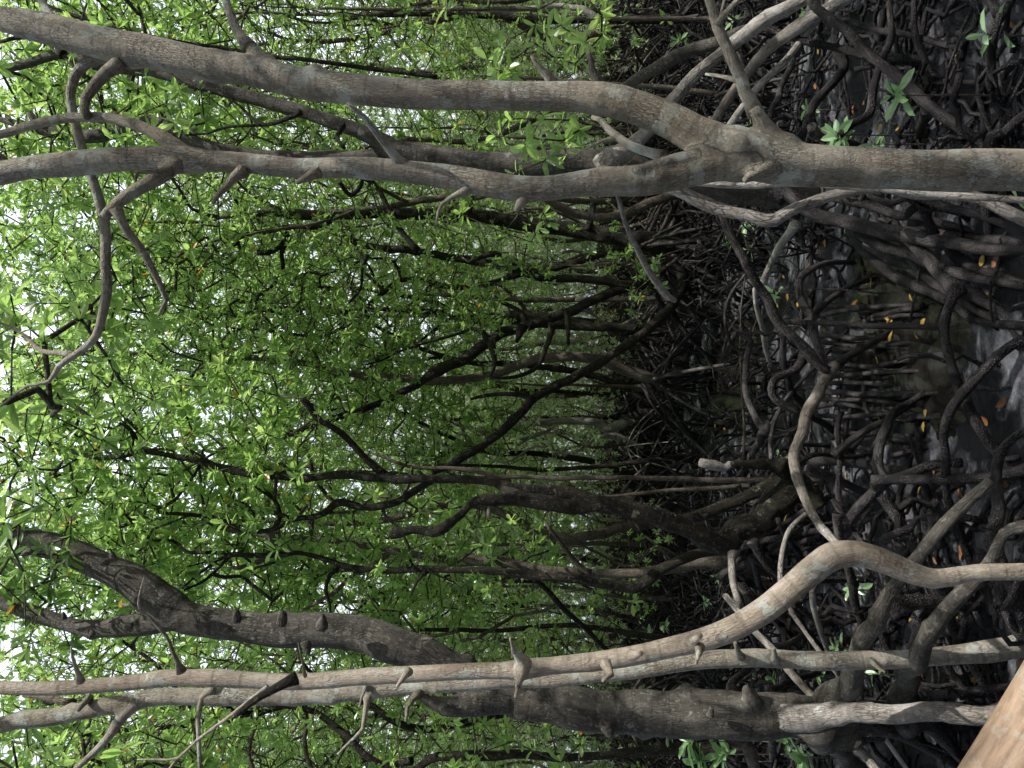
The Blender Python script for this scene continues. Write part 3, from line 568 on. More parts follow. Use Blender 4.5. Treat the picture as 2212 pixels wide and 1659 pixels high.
root(t5, L('B', (1700, 60, 56), (1760, 90, 54), (1830, 165, 54), (1950, 232, 52), (2164, 305, 48), (2300, 350, 46)), 4.2)
root(t5, L('B', (1290, 60, 38), (1400, 180, 50), (1550, 280, 52), (1750, 380, 46), (1950, 490, 40), (2164, 505, 40)), 4.9)
root(t5, L('B', (1470, 70, 34), (1600, 200, 40), (1700, 300, 40), (1790, 380, 36)), 4.6)
root(t5, L('B', (1360, 100, 40), (1460, 160, 46), (1620, 250, 48), (1850, 380, 44), (2000, 470, 40)), 4.75)
root(t5, L('A', (1280, 1180, 50), (1450, 1260, 60), (1650, 1330, 56), (1850, 1400, 50), (2050, 1440, 46), (2164, 1460, 46)), 4.6)
root(t5, L('A', (1600, 1150, 50), (1800, 1200, 56), (2000, 1230, 50), (2164, 1240, 50)), 4.3)
root(t5, L('A', (1000, 725, 40), (1080, 570, 44), (1150, 460, 44), (1240, 360, 50), (1215, 280, 44), (1200, 150, 40), (1240, 0, 38)), 4.9, 'g')
root(t5, L('A', (1080, 0, 44), (1120, 50, 46), (1250, 160, 47), (1400, 290, 48), (1550, 410, 52), (1680, 550, 54), (1800, 625, 48), (1920, 700, 46), (2020, 790, 44)), 4.3, 3.6, mat='root')
root(t5, L('A', (1680, 550, 60), (1645, 620, 42), (1620, 700, 40), (1610, 770, 36)), 3.95, 'g')
root(t5, L('A', (840, 140, 26), (1050, 205, 36), (1250, 255, 38), (1420, 290, 38), (1700, 300, 30)), 4.7)
root(t5, L('A', (860, 610, 30), (930, 440, 32), (990, 290, 34), (1040, 175, 36), (1060, 100, 34)), 4.7)
root(t5, L('A', (1230, 690, 30), (1290, 630, 40), (1370, 580, 46), (1392, 450, 40), (1440, 310, 36), (1490, 185, 35), (1480, 40, 30), (1500, -60, 28)), 4.2, 4.3)
root(t5, L('A', (1600, -40, 28), (1605, 60, 30), (1620, 200, 32), (1680, 350, 32), (1750, 420, 30)), 4.1)
root(t5, L('A', (2164, 340, 26), (1900, 385, 28), (1740, 425, 32), (1600, 470, 30)), 3.7, 'g', None)
root(t5, L('A', (2120, -40, 50), (2060, 60, 60), (2020, 120, 52), (1995, 220, 46), (1990, 320, 44), (2010, 450, 43), (2070, 640, 46), (2040, 710, 50), (1990, 770, 50)), 3.4, 3.5, mat='rootgran')
root(t5, L('A', (1960, -30, 40), (2000, 30, 44), (2030, 80, 50)), 3.5, 3.4, None, mat='rootgran')
root(t5, L('A', (2240, 580, 50), (2164, 600, 52), (2060, 680, 56), (1980, 780, 60)), 3.3, 3.45)
root(t5, L('A', (1180, 90, 25), (1500, 165, 32), (1700, 212, 32), (1860, 262, 30)), 4.6)
root(t5, L('A', (1700, 30, 30), (1750, 80, 40), (1800, 150, 44), (1930, 190, 40)), 4.2)
root(t5, L('A', (1300, 360, 24), (1500, 320, 30), (1660, 318, 30)), 4.5)
root(t5, L('A', (1080, 650, 40), (1160, 720, 42), (1280, 730, 36), (1420, 800, 34)), 4.3)
root(t5, L('A', (1700, 30, 26), (1640, 100, 20), (1610, 160, 14)), 4.2, 'g')
root(t5, L('A', (1640, 990, 70), (1580, 1060, 60), (1555, 1110, 40)), 3.9, 3.95, None)
root(t5, L('A', (1640, 980, 50), (1660, 1060, 50), (1690, 1150, 50), (1720, 1200, 44)), 3.9, 3.95, None)
root(t5, L('A', (1150, 1000, 50), (1300, 1030, 46), (1500, 1090, 44), (1650, 1110, 40), (1900, 1180, 36)), 4.7)

# ---- T6: black trunk with three sprawling limbs
t6 = thing('mangrove_tree', 'black mossy mangrove whose long limbs sprawl out from the base in wide curves', 'tree', (P(1500, 535, 10.2)[0], 10.2, 0))
s6 = L('D', (2010, 1300, 150), (1960, 1285, 130), (1850, 1250, 112), (1700, 1222, 96), (1500, 1190, 84), (1200, 1150, 76), (900, 1102, 70), (600, 1090, 60), (300, 1094, 56), (0, 1100, 50)) + L('G', (1400, 1092, 40), (1330, 1092, 34), (1260, 1110, 24))
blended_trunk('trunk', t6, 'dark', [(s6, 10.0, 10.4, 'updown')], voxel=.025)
l6a = L('E', (1990, 140, 90), (1930, 120, 60), (1885, 165, 50), (1900, 190, 50), (1945, 240, 52), (1955, 310, 55), (1900, 405, 52), (1790, 520, 50), (1600, 660, 48), (1450, 750, 48), (1300, 822, 46), (1180, 900, 48), (1080, 1010, 46), (980, 1090, 42), (830, 1190, 42), (740, 1240, 36), (680, 1265, 26))
l6b = L('E', (1900, 180, 46), (1830, 240, 50), (1780, 285, 52), (1650, 322, 50), (1550, 362, 48), (1400, 432, 50), (1200, 502, 52), (1000, 570, 56), (850, 680, 54), (740, 720, 56), (690, 745, 66), (640, 790, 42), (500, 868, 36), (400, 912, 34), (200, 980, 34), (0, 1050, 32)) + L('H', (1400, 1090, 32), (1300, 1105, 26), (1200, 1112, 22), (1120, 1150, 18), (1050, 1190, 13))
l6c = L('E', (1850, 230, 40), (1780, 280, 46), (1680, 305, 46), (1500, 282, 42), (1300, 270, 42), (1200, 262, 40), (1100, 222, 40), (900, 188, 42), (700, 150, 40), (560, 130, 40), (400, 118, 36), (300, 96, 34), (220, 50, 32), (100, 14, 30), (0, 8, 26)) + L('G', (1480, 1160, 28), (1350, 1182, 26), (1260, 1192, 22), (1190, 1260, 18), (1100, 1330, 12))
lims6 = []
for pl, d0, d1 in ((l6a, 10, 9.2), (l6b, 10, 8.6), (l6c, 9.9, 9.0), (L('E', (1100, 225, 40), (1050, 185, 40), (1000, 150, 36), (950, 155, 28), (860, 190, 18)), 9.4, 9.3),
                   (L('D', (600, 1275, 34), (500, 1155, 28), (420, 1000, 28), (370, 930, 25), (340, 870, 20)), 9.2, 9.3), (L('E', (1290, 500, 40), (1275, 560, 30), (1260, 620, 25), (1215, 720, 22), (1130, 768, 22), (1060, 780, 18), (990, 780, 12)), 9.4, 9.2),
                   (L('E', (1365, 440, 30), (1368, 520, 24), (1370, 608, 16)), 9.4, 9.3), (L('E', (970, 580, 46), (985, 640, 34), (995, 700, 26), (985, 740, 22), (970, 775, 14)), 9.1, 9.0), (L('E', (1130, 520, 50), (1115, 570, 30), (1105, 600, 16)), 9.2, 9.1),
                   (L('E', (1190, 900, 40), (1140, 870, 26), (1050, 862, 22), (950, 868, 20), (870, 890, 12)), 9.3, 9.2), (L('E', (960, 580, 36), (930, 540, 24), (870, 530, 20), (810, 555, 16), (650, 600, 14), (520, 640, 12), (420, 690, 10), (330, 715, 8)), 9.1, 9.3),
                   (L('D', (860, 1090, 30), (880, 1040, 20), (880, 1000, 16)), 10, 10), (L('D', (1470, 1180, 40), (1480, 1130, 30), (1500, 1040, 36)), 10, 10.2),
                   (L('D', (160, 1110, 40), (110, 1150, 30), (0, 1165, 28)) + L('G', (1440, 1160, 24), (1350, 1150, 22), (1250, 1080, 18), (1160, 975, 14), (1010, 880, 10)), 10.2, 9.6),
                   (L('G', (1460, 1190, 28), (1470, 1230, 34), (1440, 1280, 24), (1440, 1380, 20), (1380, 1470, 18), (1320, 1510, 16), (1290, 1600, 12)), 9.2, 9.2),
                   (L('G', (1450, 1230, 22), (1400, 1280, 26), (1310, 1290, 30)), 9.2, 9.1), (L('E', (340, 150, 20), (320, 220, 16), (310, 320, 14), (250, 400, 12)), 9.0, 9.0), (L('E', (350, 160, 18), (250, 210, 16), (150, 245, 14), (100, 270, 11), (110, 330, 8)), 9.0, 9.0)):
    lims6.append(br(pl, d0, d1, 'dark', parent=t6, flare=.2, knots=2, sides=12, step=.08)[1])
RA = np.random.default_rng(55)
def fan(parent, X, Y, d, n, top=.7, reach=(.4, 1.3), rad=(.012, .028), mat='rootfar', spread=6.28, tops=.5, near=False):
    c = P(X, Y, d); c[2] = 0
    for i in range(n):
        a = RA.random() * spread; h = top * (tops + (1 - tops) * RA.random()); q = reach[0] + (reach[1] - reach[0]) * RA.random(); r = rad[0] + (rad[1] - rad[0]) * RA.random()
        dx, dy = math.cos(a), math.sin(a)
        pts = [c + np.array([dx * .02, dy * .02, h])] + [c + np.array([dx * q * f ** 1.2, dy * q * f ** 1.2, h * (1 - f ** 1.9) - .06 * f + RA.normal() * .012]) for f in (.2, .45, .7, .9, 1.0)]
        mb = MB(); tube(mb, pts, [r * 1.6, r * 1.2, r, r, r * .95, r * .9], sides=9 if near else 6, step=.07 if near else .12, rough=.15 if near else 0, seed=nseed(), wob=.25)
        link('prop_root', mb.mesh('prop_root', [MAT[mat]]), parent)
fan(t6, 1500, 535, 10.1, 34, top=1.0, reach=(.5, 1.7), rad=(.016, .034))

# ---- T7, T8 smaller mid trees
t7 = thing('mangrove_tree', 'straight dark mangrove with a tidy cone of stilt roots under the black curved limb', 'tree', (P(1450, 722, 12.2)[0], 12.2, 0))
blended_trunk('trunk', t7, 'dark', [(L('E', (1980, 560, 60), (1900, 552, 58), (1780, 535, 50), (1600, 522, 46), (1400, 518, 45), (1250, 508, 44), (1100, 490, 45), (950, 462, 44), (820, 448, 40), (600, 440, 34), (400, 430, 28), (200, 440, 20)), 12.1, 12.4, 'updown')], voxel=.03)
l7 = [br(L('E', (1150, 500, 30), (1120, 440, 24), (1000, 380, 20), (900, 330, 14)), 12.1, 12, 'dark', parent=t7)[1]]
fan(t7, 1450, 722, 12.2, 30, top=1.0, reach=(.4, 1.5), rad=(.014, .028))
t8 = thing('mangrove_tree', 'small pale mangrove in the mid distance lit on one side and forking into crooked limbs', 'tree', (P(1400, 900, 15)[0], 15, 0))
blended_trunk('trunk', t8, 'rootpale', [(L('E', (1830, 990, 90), (1760, 972, 74), (1700, 985, 62), (1640, 1015, 52), (1570, 1040, 50), (1520, 1010, 42), (1400, 1000, 40), (1300, 1002, 38), (1150, 1018, 38), (1050, 1045, 36), (960, 1050, 32), (860, 1035, 30), (760, 1000, 24), (650, 980, 18)), 14.8, 15, 'updown'),
    (L('E', (1160, 1010, 34), (1120, 985, 28), (1080, 955, 24), (1030, 950, 18), (1010, 915, 12)), 15, 14.9, None), (L('E', (1060, 1050, 30), (950, 1075, 30), (860, 1080, 24), (800, 1060, 20)), 15, 15.1, None)], voxel=.03)
l8 = [br(L('E', (1500, 1000, 22), (1350, 1000, 10), (1250, 1060, 18), (1130, 1110, 16), (1010, 1200, 12)), 15, 15.1, 'rootpale', parent=t8)[1]]
fan(t8, 1400, 900, 15, 26, top=.9, reach=(.4, 1.4), rad=(.014, .028))

# ---- T9: low black stump with two leaning stems
t9 = thing('mangrove_tree', 'low gnarled black mangrove stump sprouting two rough leaning stems and a splintered snag', 'tree', (P(1720, 1140, 5.5)[0], 5.5, 0))
stA = L('C', (690, 470, 100), (655, 530, 100), (560, 505, 98), (450, 438, 100), (330, 390, 96), (200, 345, 90), (0, 312, 86)) + L('F', (1400, 328, 74), (1200, 300, 76), (1100, 285, 80), (1040, 288, 66), (930, 290, 60), (880, 305, 48), (850, 335, 36), (800, 385, 50), (700, 450, 62), (600, 442, 46), (500, 462, 52), (458, 470, 54))
stB = L('C', (980, 190, 130), (880, 225, 90), (800, 252, 64), (650, 310, 60), (500, 370, 60), (400, 388, 52), (300, 375, 54)) + L('F', (1700, 352, 56), (1600, 318, 60), (1500, 285, 62), (1400, 255, 66), (1300, 245, 60), (1200, 235, 60), (1100, 228, 52), (1000, 205, 48), (900, 190, 44), (780, 185, 44), (620, 180, 46), (500, 186, 44), (350, 175, 44), (200, 165, 50), (60, 178, 44)) + \
    L('I', (1531, 180, 40), (1300, 160, 42), (1200, 140, 40), (1100, 118, 38), (1000, 90, 36), (900, 68, 36), (800, 50, 34), (720, 30, 34))
base9 = L('C', (1010, 180, 100), (950, 260, 130), (860, 370, 140), (780, 420, 130), (690, 440, 120), (650, 500, 110))
snag = L('C', (960, 150, 80), (900, 110, 84), (830, 105, 66), (760, 112, 46), (700, 112, 44), (660, 115, 40))
blended_trunk('trunk', t9, 'dark', [(stA, 5.4, 5.5, None), (stB, 5.6, 6.0, None), (base9, 5.6, 5.4, None), (snag, 5.5, 5.4, None), (L('C', (1000, 200, 120), (1080, 260, 90), (1130, 330, 60)), 5.6, 5.5, None),
    (L('F', (1110, 262, 50), (1040, 235, 42), (1000, 205, 36)), 5.5, 5.9, None), (L('C', (900, 130, 60), (950, 80, 36), (980, 70, 26)), 5.4, 5.4, None)], voxel=.011, rough=.28)
l9 = []
l9.append(part('broken_snag', t9, 'rootpale', L('C', (720, 112, 44), (660, 112, 42), (640, 130, 40), (600, 122, 56), (540, 108, 50), (512, 102, 40)), 5.42, 5.38, None, rough=.35)[1])
for pl, d0, d1, mt in ((L('I', (735, 30, 30), (640, 65, 28), (500, 74, 26), (400, 52, 22), (320, 20, 18)) + L('H', (230, 1090, 14), (120, 1040, 12), (0, 1000, 9)), 6, 6.2, 'dark'),
    (L('H', (720, 1140, 36), (640, 1110, 30), (560, 1088, 28), (500, 1030, 24), (430, 960, 22), (330, 895, 18), (280, 820, 14), (200, 700, 10)), 6, 6.3, 'dark'),
    (L('H', (540, 1092, 16), (500, 1140, 14), (380, 1200, 12), (270, 1250, 11), (50, 1220, 8)), 6.1, 6.2, 'dark'), (L('H', (700, 1130, 30), (680, 1070, 26), (650, 1030, 20), (610, 1010, 12)), 6, 6, 'dark'),
    (L('H', (1960, 1275, 40), (1850, 1172, 34), (1750, 1070, 34), (1680, 1020, 32), (1615, 985, 32), (1580, 930, 34), (1540, 890, 34)), 5.95, 5.8, 'dark'),
    (L('I', (1040, 60, 20), (1000, 150, 14), (940, 230, 16), (880, 300, 18), (780, 345, 18)), 6, 6.2, 'dark'),
    (L('F', (690, 175, 44), (640, 210, 40), (560, 262, 38), (500, 300, 38), (400, 322, 40), (330, 325, 36), (250, 308, 42), (190, 305, 40), (120, 360, 34), (40, 382, 30)) + L('I', (1500, 392, 26), (1400, 440, 24), (1250, 452, 22), (1120, 385, 22), (1000, 368, 20), (900, 362, 20), (800, 350, 18), (750, 290, 13), (680, 120, 8)), 5.9, 6.3, 'dark'),
    (L('I', (1400, 440, 22), (1430, 375, 22), (1400, 290, 22), (1330, 235, 24), (1290, 210, 20)), 6.1, 6.1, 'dark'), (L('I', (1480, 385, 20), (1400, 350, 16), (1440, 380, 16)), 6.1, 6.1, 'dark'),
    (L('F', (420, 325, 20), (440, 380, 14), (500, 430, 12), (540, 500, 18), (560, 545, 14)), 6, 6.1, 'midbark'),
    (L('F', (980, 290, 24), (965, 340, 22), (960, 385, 18)), 5.5, 5.4, 'rootpale'),
    (L('F', (520, 290, 20), (560, 200, 18), (572, 120, 14)), 6.0, 5.9, 'midbark'),
    (L('I', (1290, 620, 14), (1200, 560, 12), (1050, 640, 16), (930, 740, 12)), 6.4, 6.4, 'dark')):
    l9.append(br(pl, d0, d1, mt, parent=t9, sides=10, step=.05)[1])
root(t9, L('C', (680, 540, 60), (665, 590, 38), (672, 650, 36), (690, 740, 36), (715, 840, 36), (740, 900, 34)), 5.4, 4.8, mat='rootpale')
root(t9, L('B', (840, 1050, 46), (780, 1170, 32), (700, 1310, 30), (670, 1400, 26)), 5.3, 'g')
root(t9, L('B', (650, 660, 28), (690, 560, 26), (770, 590, 28), (750, 690, 32), (738, 790, 34), (755, 890, 34), (800, 985, 34), (840, 1050, 38)), 6.2, 5.4, None, mat='root')
root(t9, L('B', (990, -10, 42), (900, 150, 36), (850, 240, 32), (820, 330, 28), (800, 400, 26)), 5.6, 6.2, mat='rootpale')
root(t9, L('B', (1290, 190, 26), (1150, 200, 30), (1050, 248, 34), (1015, 310, 36), (1030, 400, 38), (1095, 478, 44), (1105, 580, 42), (1130, 680, 42), (1175, 745, 50)), 5.2, 4.4, None)
root(t9, L('B', (1090, 470, 38), (1130, 420, 34), (1200, 360, 32), (1290, 305, 30), (1380, 275, 26)), 4.9)
root(t9, L('B', (1165, 750, 46), (1300, 652, 38), (1400, 590, 34), (1470, 550, 30)), 4.4)
root(t9, L('B', (1190, 710, 46), (1160, 780, 54), (1100, 890, 56), (1045, 1005, 56), (1005, 1130, 52), (1000, 1230, 50), (1020, 1340, 48), (1070, 1450, 46), (1130, 1540, 44), (1195, 1612, 40), (1260, 1690, 36)), 4.4, 2.9, None, mat='rootpale', label='smooth pale root swinging in a long arc toward the S bent trunk')
root(t9, L('B', (1040, 660, 44), (1010, 730, 44), (950, 762, 40), (900, 790, 40), (878, 840, 40), (895, 895, 40), (960, 930, 38), (1020, 960, 34)), 4.5, 4.5, None, mat='root')
root(t9, L('B', (930, 560, 30), (935, 640, 32), (948, 740, 34), (970, 830, 34), (1030, 910, 34), (1090, 980, 36), (1200, 1060, 30)), 4.8)
root(t9, L('B', (905, 490, 26), (1050, 495, 28), (1200, 500, 28), (1400, 512, 30), (1600, 520, 28), (1720, 524, 24)), 4.7)
root(t9, L('B', (1650, 410, 26), (1500, 445, 30), (1400, 475, 32), (1290, 515, 34)), 4.5, 'g', None)
root(t9, L('B', (2200, 560, 46), (2120, 595, 46), (2050, 640, 48), (1960, 735, 50), (1880, 830, 52), (1820, 905, 48), (1785, 970, 44), (1755, 1070, 42), (1755, 1180, 42), (1762, 1280, 42), (1775, 1380, 38), (1810, 1480, 40)), 3.4, 3.75, mat='rootgran')
root(t9, L('B', (1870, 830, 24), (1960, 835, 24), (2040, 842, 22), (2090, 830, 18)), 3.7)
root(t9, L('B', (1660, 850, 28), (1580, 905, 32), (1490, 955, 36), (1450, 1050, 50), (1432, 1150, 50), (1430, 1250, 52), (1455, 1320, 56)), 4.5, 4.0, None, mat='rootgran')
root(t9, L('B', (1195, 1175, 34), (1350, 1052, 36), (1460, 1000, 32), (1520, 960, 26)), 4.4, 4.5)
root(t9, L('B', (1400, 1305, 48), (1550, 1305, 46), (1700, 1302, 48), (1950, 1290, 52), (2090, 1262, 58), (2164, 1240, 62), (2300, 1190, 62)), 3.95, 3.3, mat='rootgran')
root(t9, L('B', (1470, 1300, 62), (1400, 1360, 58), (1320, 1440, 54), (1265, 1520, 50), (1225, 1585, 44)), 4.0, 4.2, mat='rootgran')
root(t9, L('B', (2250, 980, 36), (2164, 1050, 38), (2080, 1120, 42), (2045, 1190, 48), (2030, 1300, 56), (2030, 1450, 62), (2010, 1580, 62), (2040, 1700, 60)), 3.25, 3.2, mat='rootgran')
root(t9, L('B', (1230, 960, 24), (1215, 1050, 26), (1230, 1160, 28), (1215, 1260, 28), (1212, 1350, 28), (1230, 1440, 28), (1270, 1520, 28)), 4.6, 4.2)
root(t9, L('B', (1010, 1225, 26), (1100, 1172, 26), (1250, 1185, 24), (1420, 1160, 20)), 4.6)
root(t9, L('B', (875, 1195, 18), (872, 1100, 20), (890, 1000, 22), (930, 910, 22), (975, 860, 20)), 5.0, 5.2)
root(t9, L('B', (1440, 1385, 50), (1480, 1440, 52), (1540, 1530, 52), (1590, 1610, 50), (1640, 1720, 48)), 3.9, 3.8, mat='rootgran')
root(t9, L('B', (740, 255, 14), (690, 320, 15), (650, 400, 15), (638, 480, 16), (655, 570, 17), (690, 632, 18), (740, 640, 18)), 6, 6, None)
root(t9, L('B', (1080, 1200, 60), (1300, 1215, 50), (1500, 1245, 44), (1700, 1240, 36)), 5.2)
root(t9, L('B', (1060, 1240, 50), (1200, 1290, 44), (1330, 1360, 40), (1420, 1420, 36)), 5.0)
root(t9, L('B', (1850, 1215, 40), (1700, 1230, 44), (1580, 1270, 44), (1480, 1300, 44)), 3.9, 4.0, None)
root(t9, L('C', (1050, 365, 22), (1000, 400, 24), (955, 460, 25), (930, 560, 26), (925, 680, 26), (940, 770, 26), (985, 880, 24), (1045, 960, 22)), 4.6, 4.4, mat='rootpale')
root(t9, L('C', (905, 390, 22), (950, 480, 26), (1000, 540, 28), (1060, 640, 28)), 4.9)
root(t9, L('C', (1140, 680, 32), (1095, 720, 32), (1085, 800, 30), (1095, 880, 28), (1130, 970, 26), (1165, 1060, 24)), 3.9, 4.2, mat='rootpale')
root(t9, L('C', (985, 830, 24), (1030, 920, 26), (1085, 990, 28), (1145, 1075, 26)), 4.5)
root(t9, L('C', (1700, 380, 46), (1720, 410, 58), (1700, 480, 50), (1640, 540, 40)), 3.5, 3.5, None)
root(t9, L('C', (780, 500, 44), (830, 600, 44), (900, 660, 40), (1000, 700, 36), (1400, 690, 32)), 4.8)
for (x0, y, x1, w) in ((1090, 470, 1390, 26), (1180, 420, 1500, 24), (1150, 560, 1420, 26), (1130, 640, 1500, 28), (1160, 600, 1470, 26), (1150, 680, 1520, 26), (1180, 770, 1530, 26), (1180, 805, 1420, 24), (1150, 845, 1560, 30), (1170, 890, 1520, 24), (1080, 970, 1500, 22), (1190, 735, 1340, 18),
                       (1230, 1060, 1600, 26), (1300, 1100, 1560, 24), (1100, 930, 1380, 22), (1380, 480, 1560, 24), (1280, 980, 1640, 24), (1340, 1140, 1600, 26), (1250, 600, 1480, 22), (1420, 880, 1620, 26), (1480, 980, 1640, 26), (1500, 940, 1600, 24)):
    e = y + RA.normal() * 18; m = (x0 + x1) / 2
    root(t9, L('B', (x0 - 40, y + RA.normal() * 16, w * .8), (x0, y, w), (m, (y + e) / 2 + RA.normal() * 12, w), (x1, e, w * .9)), 5.6, 'g', sides=9)

# ---- T10: pair of stems
t10 = thing('mangrove_tree', 'dark crusty mangrove stem with an S bend near its foot, twisting across a paler companion', 'tree', (P(1560, 1190, 6.2)[0], 6.2, 0))
t11 = thing('mangrove_tree', 'pale ring-marked mangrove stem crossed by the dark crusty one near its foot', 'tree', (P(1640, 1230, 6.5)[0], 6.5, 0))
blended_trunk('trunk', t10, 'dark', [(L('C', (760, 560, 60), (680, 545, 60), (560, 552, 54), (480, 570, 52), (400, 600, 54), (300, 655, 58), (240, 705, 62), (180, 738, 66)) + L('F', (1640, 735, 58), (1500, 712, 50), (1400, 692, 48), (1250, 680, 46), (1150, 672, 44), (1000, 655, 42), (850, 650, 38), (700, 645, 40), (600, 642, 38), (500, 650, 38), (400, 648, 36), (300, 640, 36), (220, 628, 36), (150, 600, 32), (0, 562, 28)) +
    L('I', (1450, 568, 32), (1300, 574, 34), (1200, 570, 28), (1100, 600, 20), (1000, 620, 16), (900, 650, 11)), 6.0, 6.3, None)], voxel=.016)
blended_trunk('trunk', t11, 'midbark', [(L('C', (860, 700, 76), (760, 650, 76), (640, 610, 80), (540, 602, 66), (400, 630, 60), (250, 660, 58), (120, 668, 54), (0, 665, 50)) + L('F', (1400, 660, 50), (1200, 642, 50), (1100, 618, 50), (1000, 602, 56), (860, 602, 56), (780, 608, 46), (700, 590, 44), (600, 570, 42), (500, 555, 42), (400, 538, 40), (300, 520, 40), (200, 500, 42), (100, 490, 40), (0, 480, 38)) +
    L('I', (1400, 468, 40), (1300, 458, 38), (1200, 445, 34), (1100, 428, 34), (1020, 412, 28), (950, 405, 26), (850, 385, 22), (750, 380, 18), (600, 350, 14)), 6.5, 6.8, 'updown'),
    (L('I', (1480, 478, 40), (1420, 490, 42), (1385, 520, 44), (1365, 570, 40), (1320, 605, 36), (1250, 630, 30), (1200, 640, 20)), 6.7, 6.7, None), (L('F', (450, 560, 30), (420, 590, 34), (340, 640, 32), (250, 690, 28), (180, 760, 28), (120, 795, 26), (60, 830, 24), (0, 860, 20)), 6.7, 6.7, None)], voxel=.016)
l10 = [br(pl, d0, d1, mt, parent=pa, sides=8, step=.06)[1] for pl, d0, d1, mt, pa in (
    (L('F', (190, 630, 30), (150, 680, 22), (130, 750, 20), (150, 820, 16), (155, 870, 12)), 6.2, 6.1, 'dark', t10), (L('F', (650, 650, 24), (600, 700, 16), (560, 790, 10)), 6.1, 6.1, 'dark', t10), (L('F', (1180, 680, 24), (1260, 750, 26), (1330, 830, 28), (1430, 920, 26), (1570, 1060, 24)), 6.2, 6.6, 'dark', t10),
    (L('F', (980, 600, 34), (950, 560, 24), (915, 525, 18), (900, 490, 10)), 6.6, 6.5, 'midbark', t11), (L('F', (1480, 665, 30), (1430, 630, 26), (1380, 570, 26), (1300, 470, 22), (1250, 400, 14)), 6.5, 6.4, 'midbark', t11), (L('I', (1180, 570, 18), (1060, 690, 16), (940, 750, 12)), 6.3, 6.3, 'dark', t10),
    (L('I', (1160, 560, 20), (1040, 560, 22), (950, 555, 20), (880, 500, 18), (720, 500, 12)), 6.3, 6.5, 'dark', t10))]
fan(t10, 1600, 1190, 6.0, 14, top=.75, reach=(.4, 1.3), rad=(.014, .026), mat='root', near=True)
fan(t11, 1650, 1250, 6.5, 16, top=.7, reach=(.4, 1.4), rad=(.014, .026), mat='root', near=True)
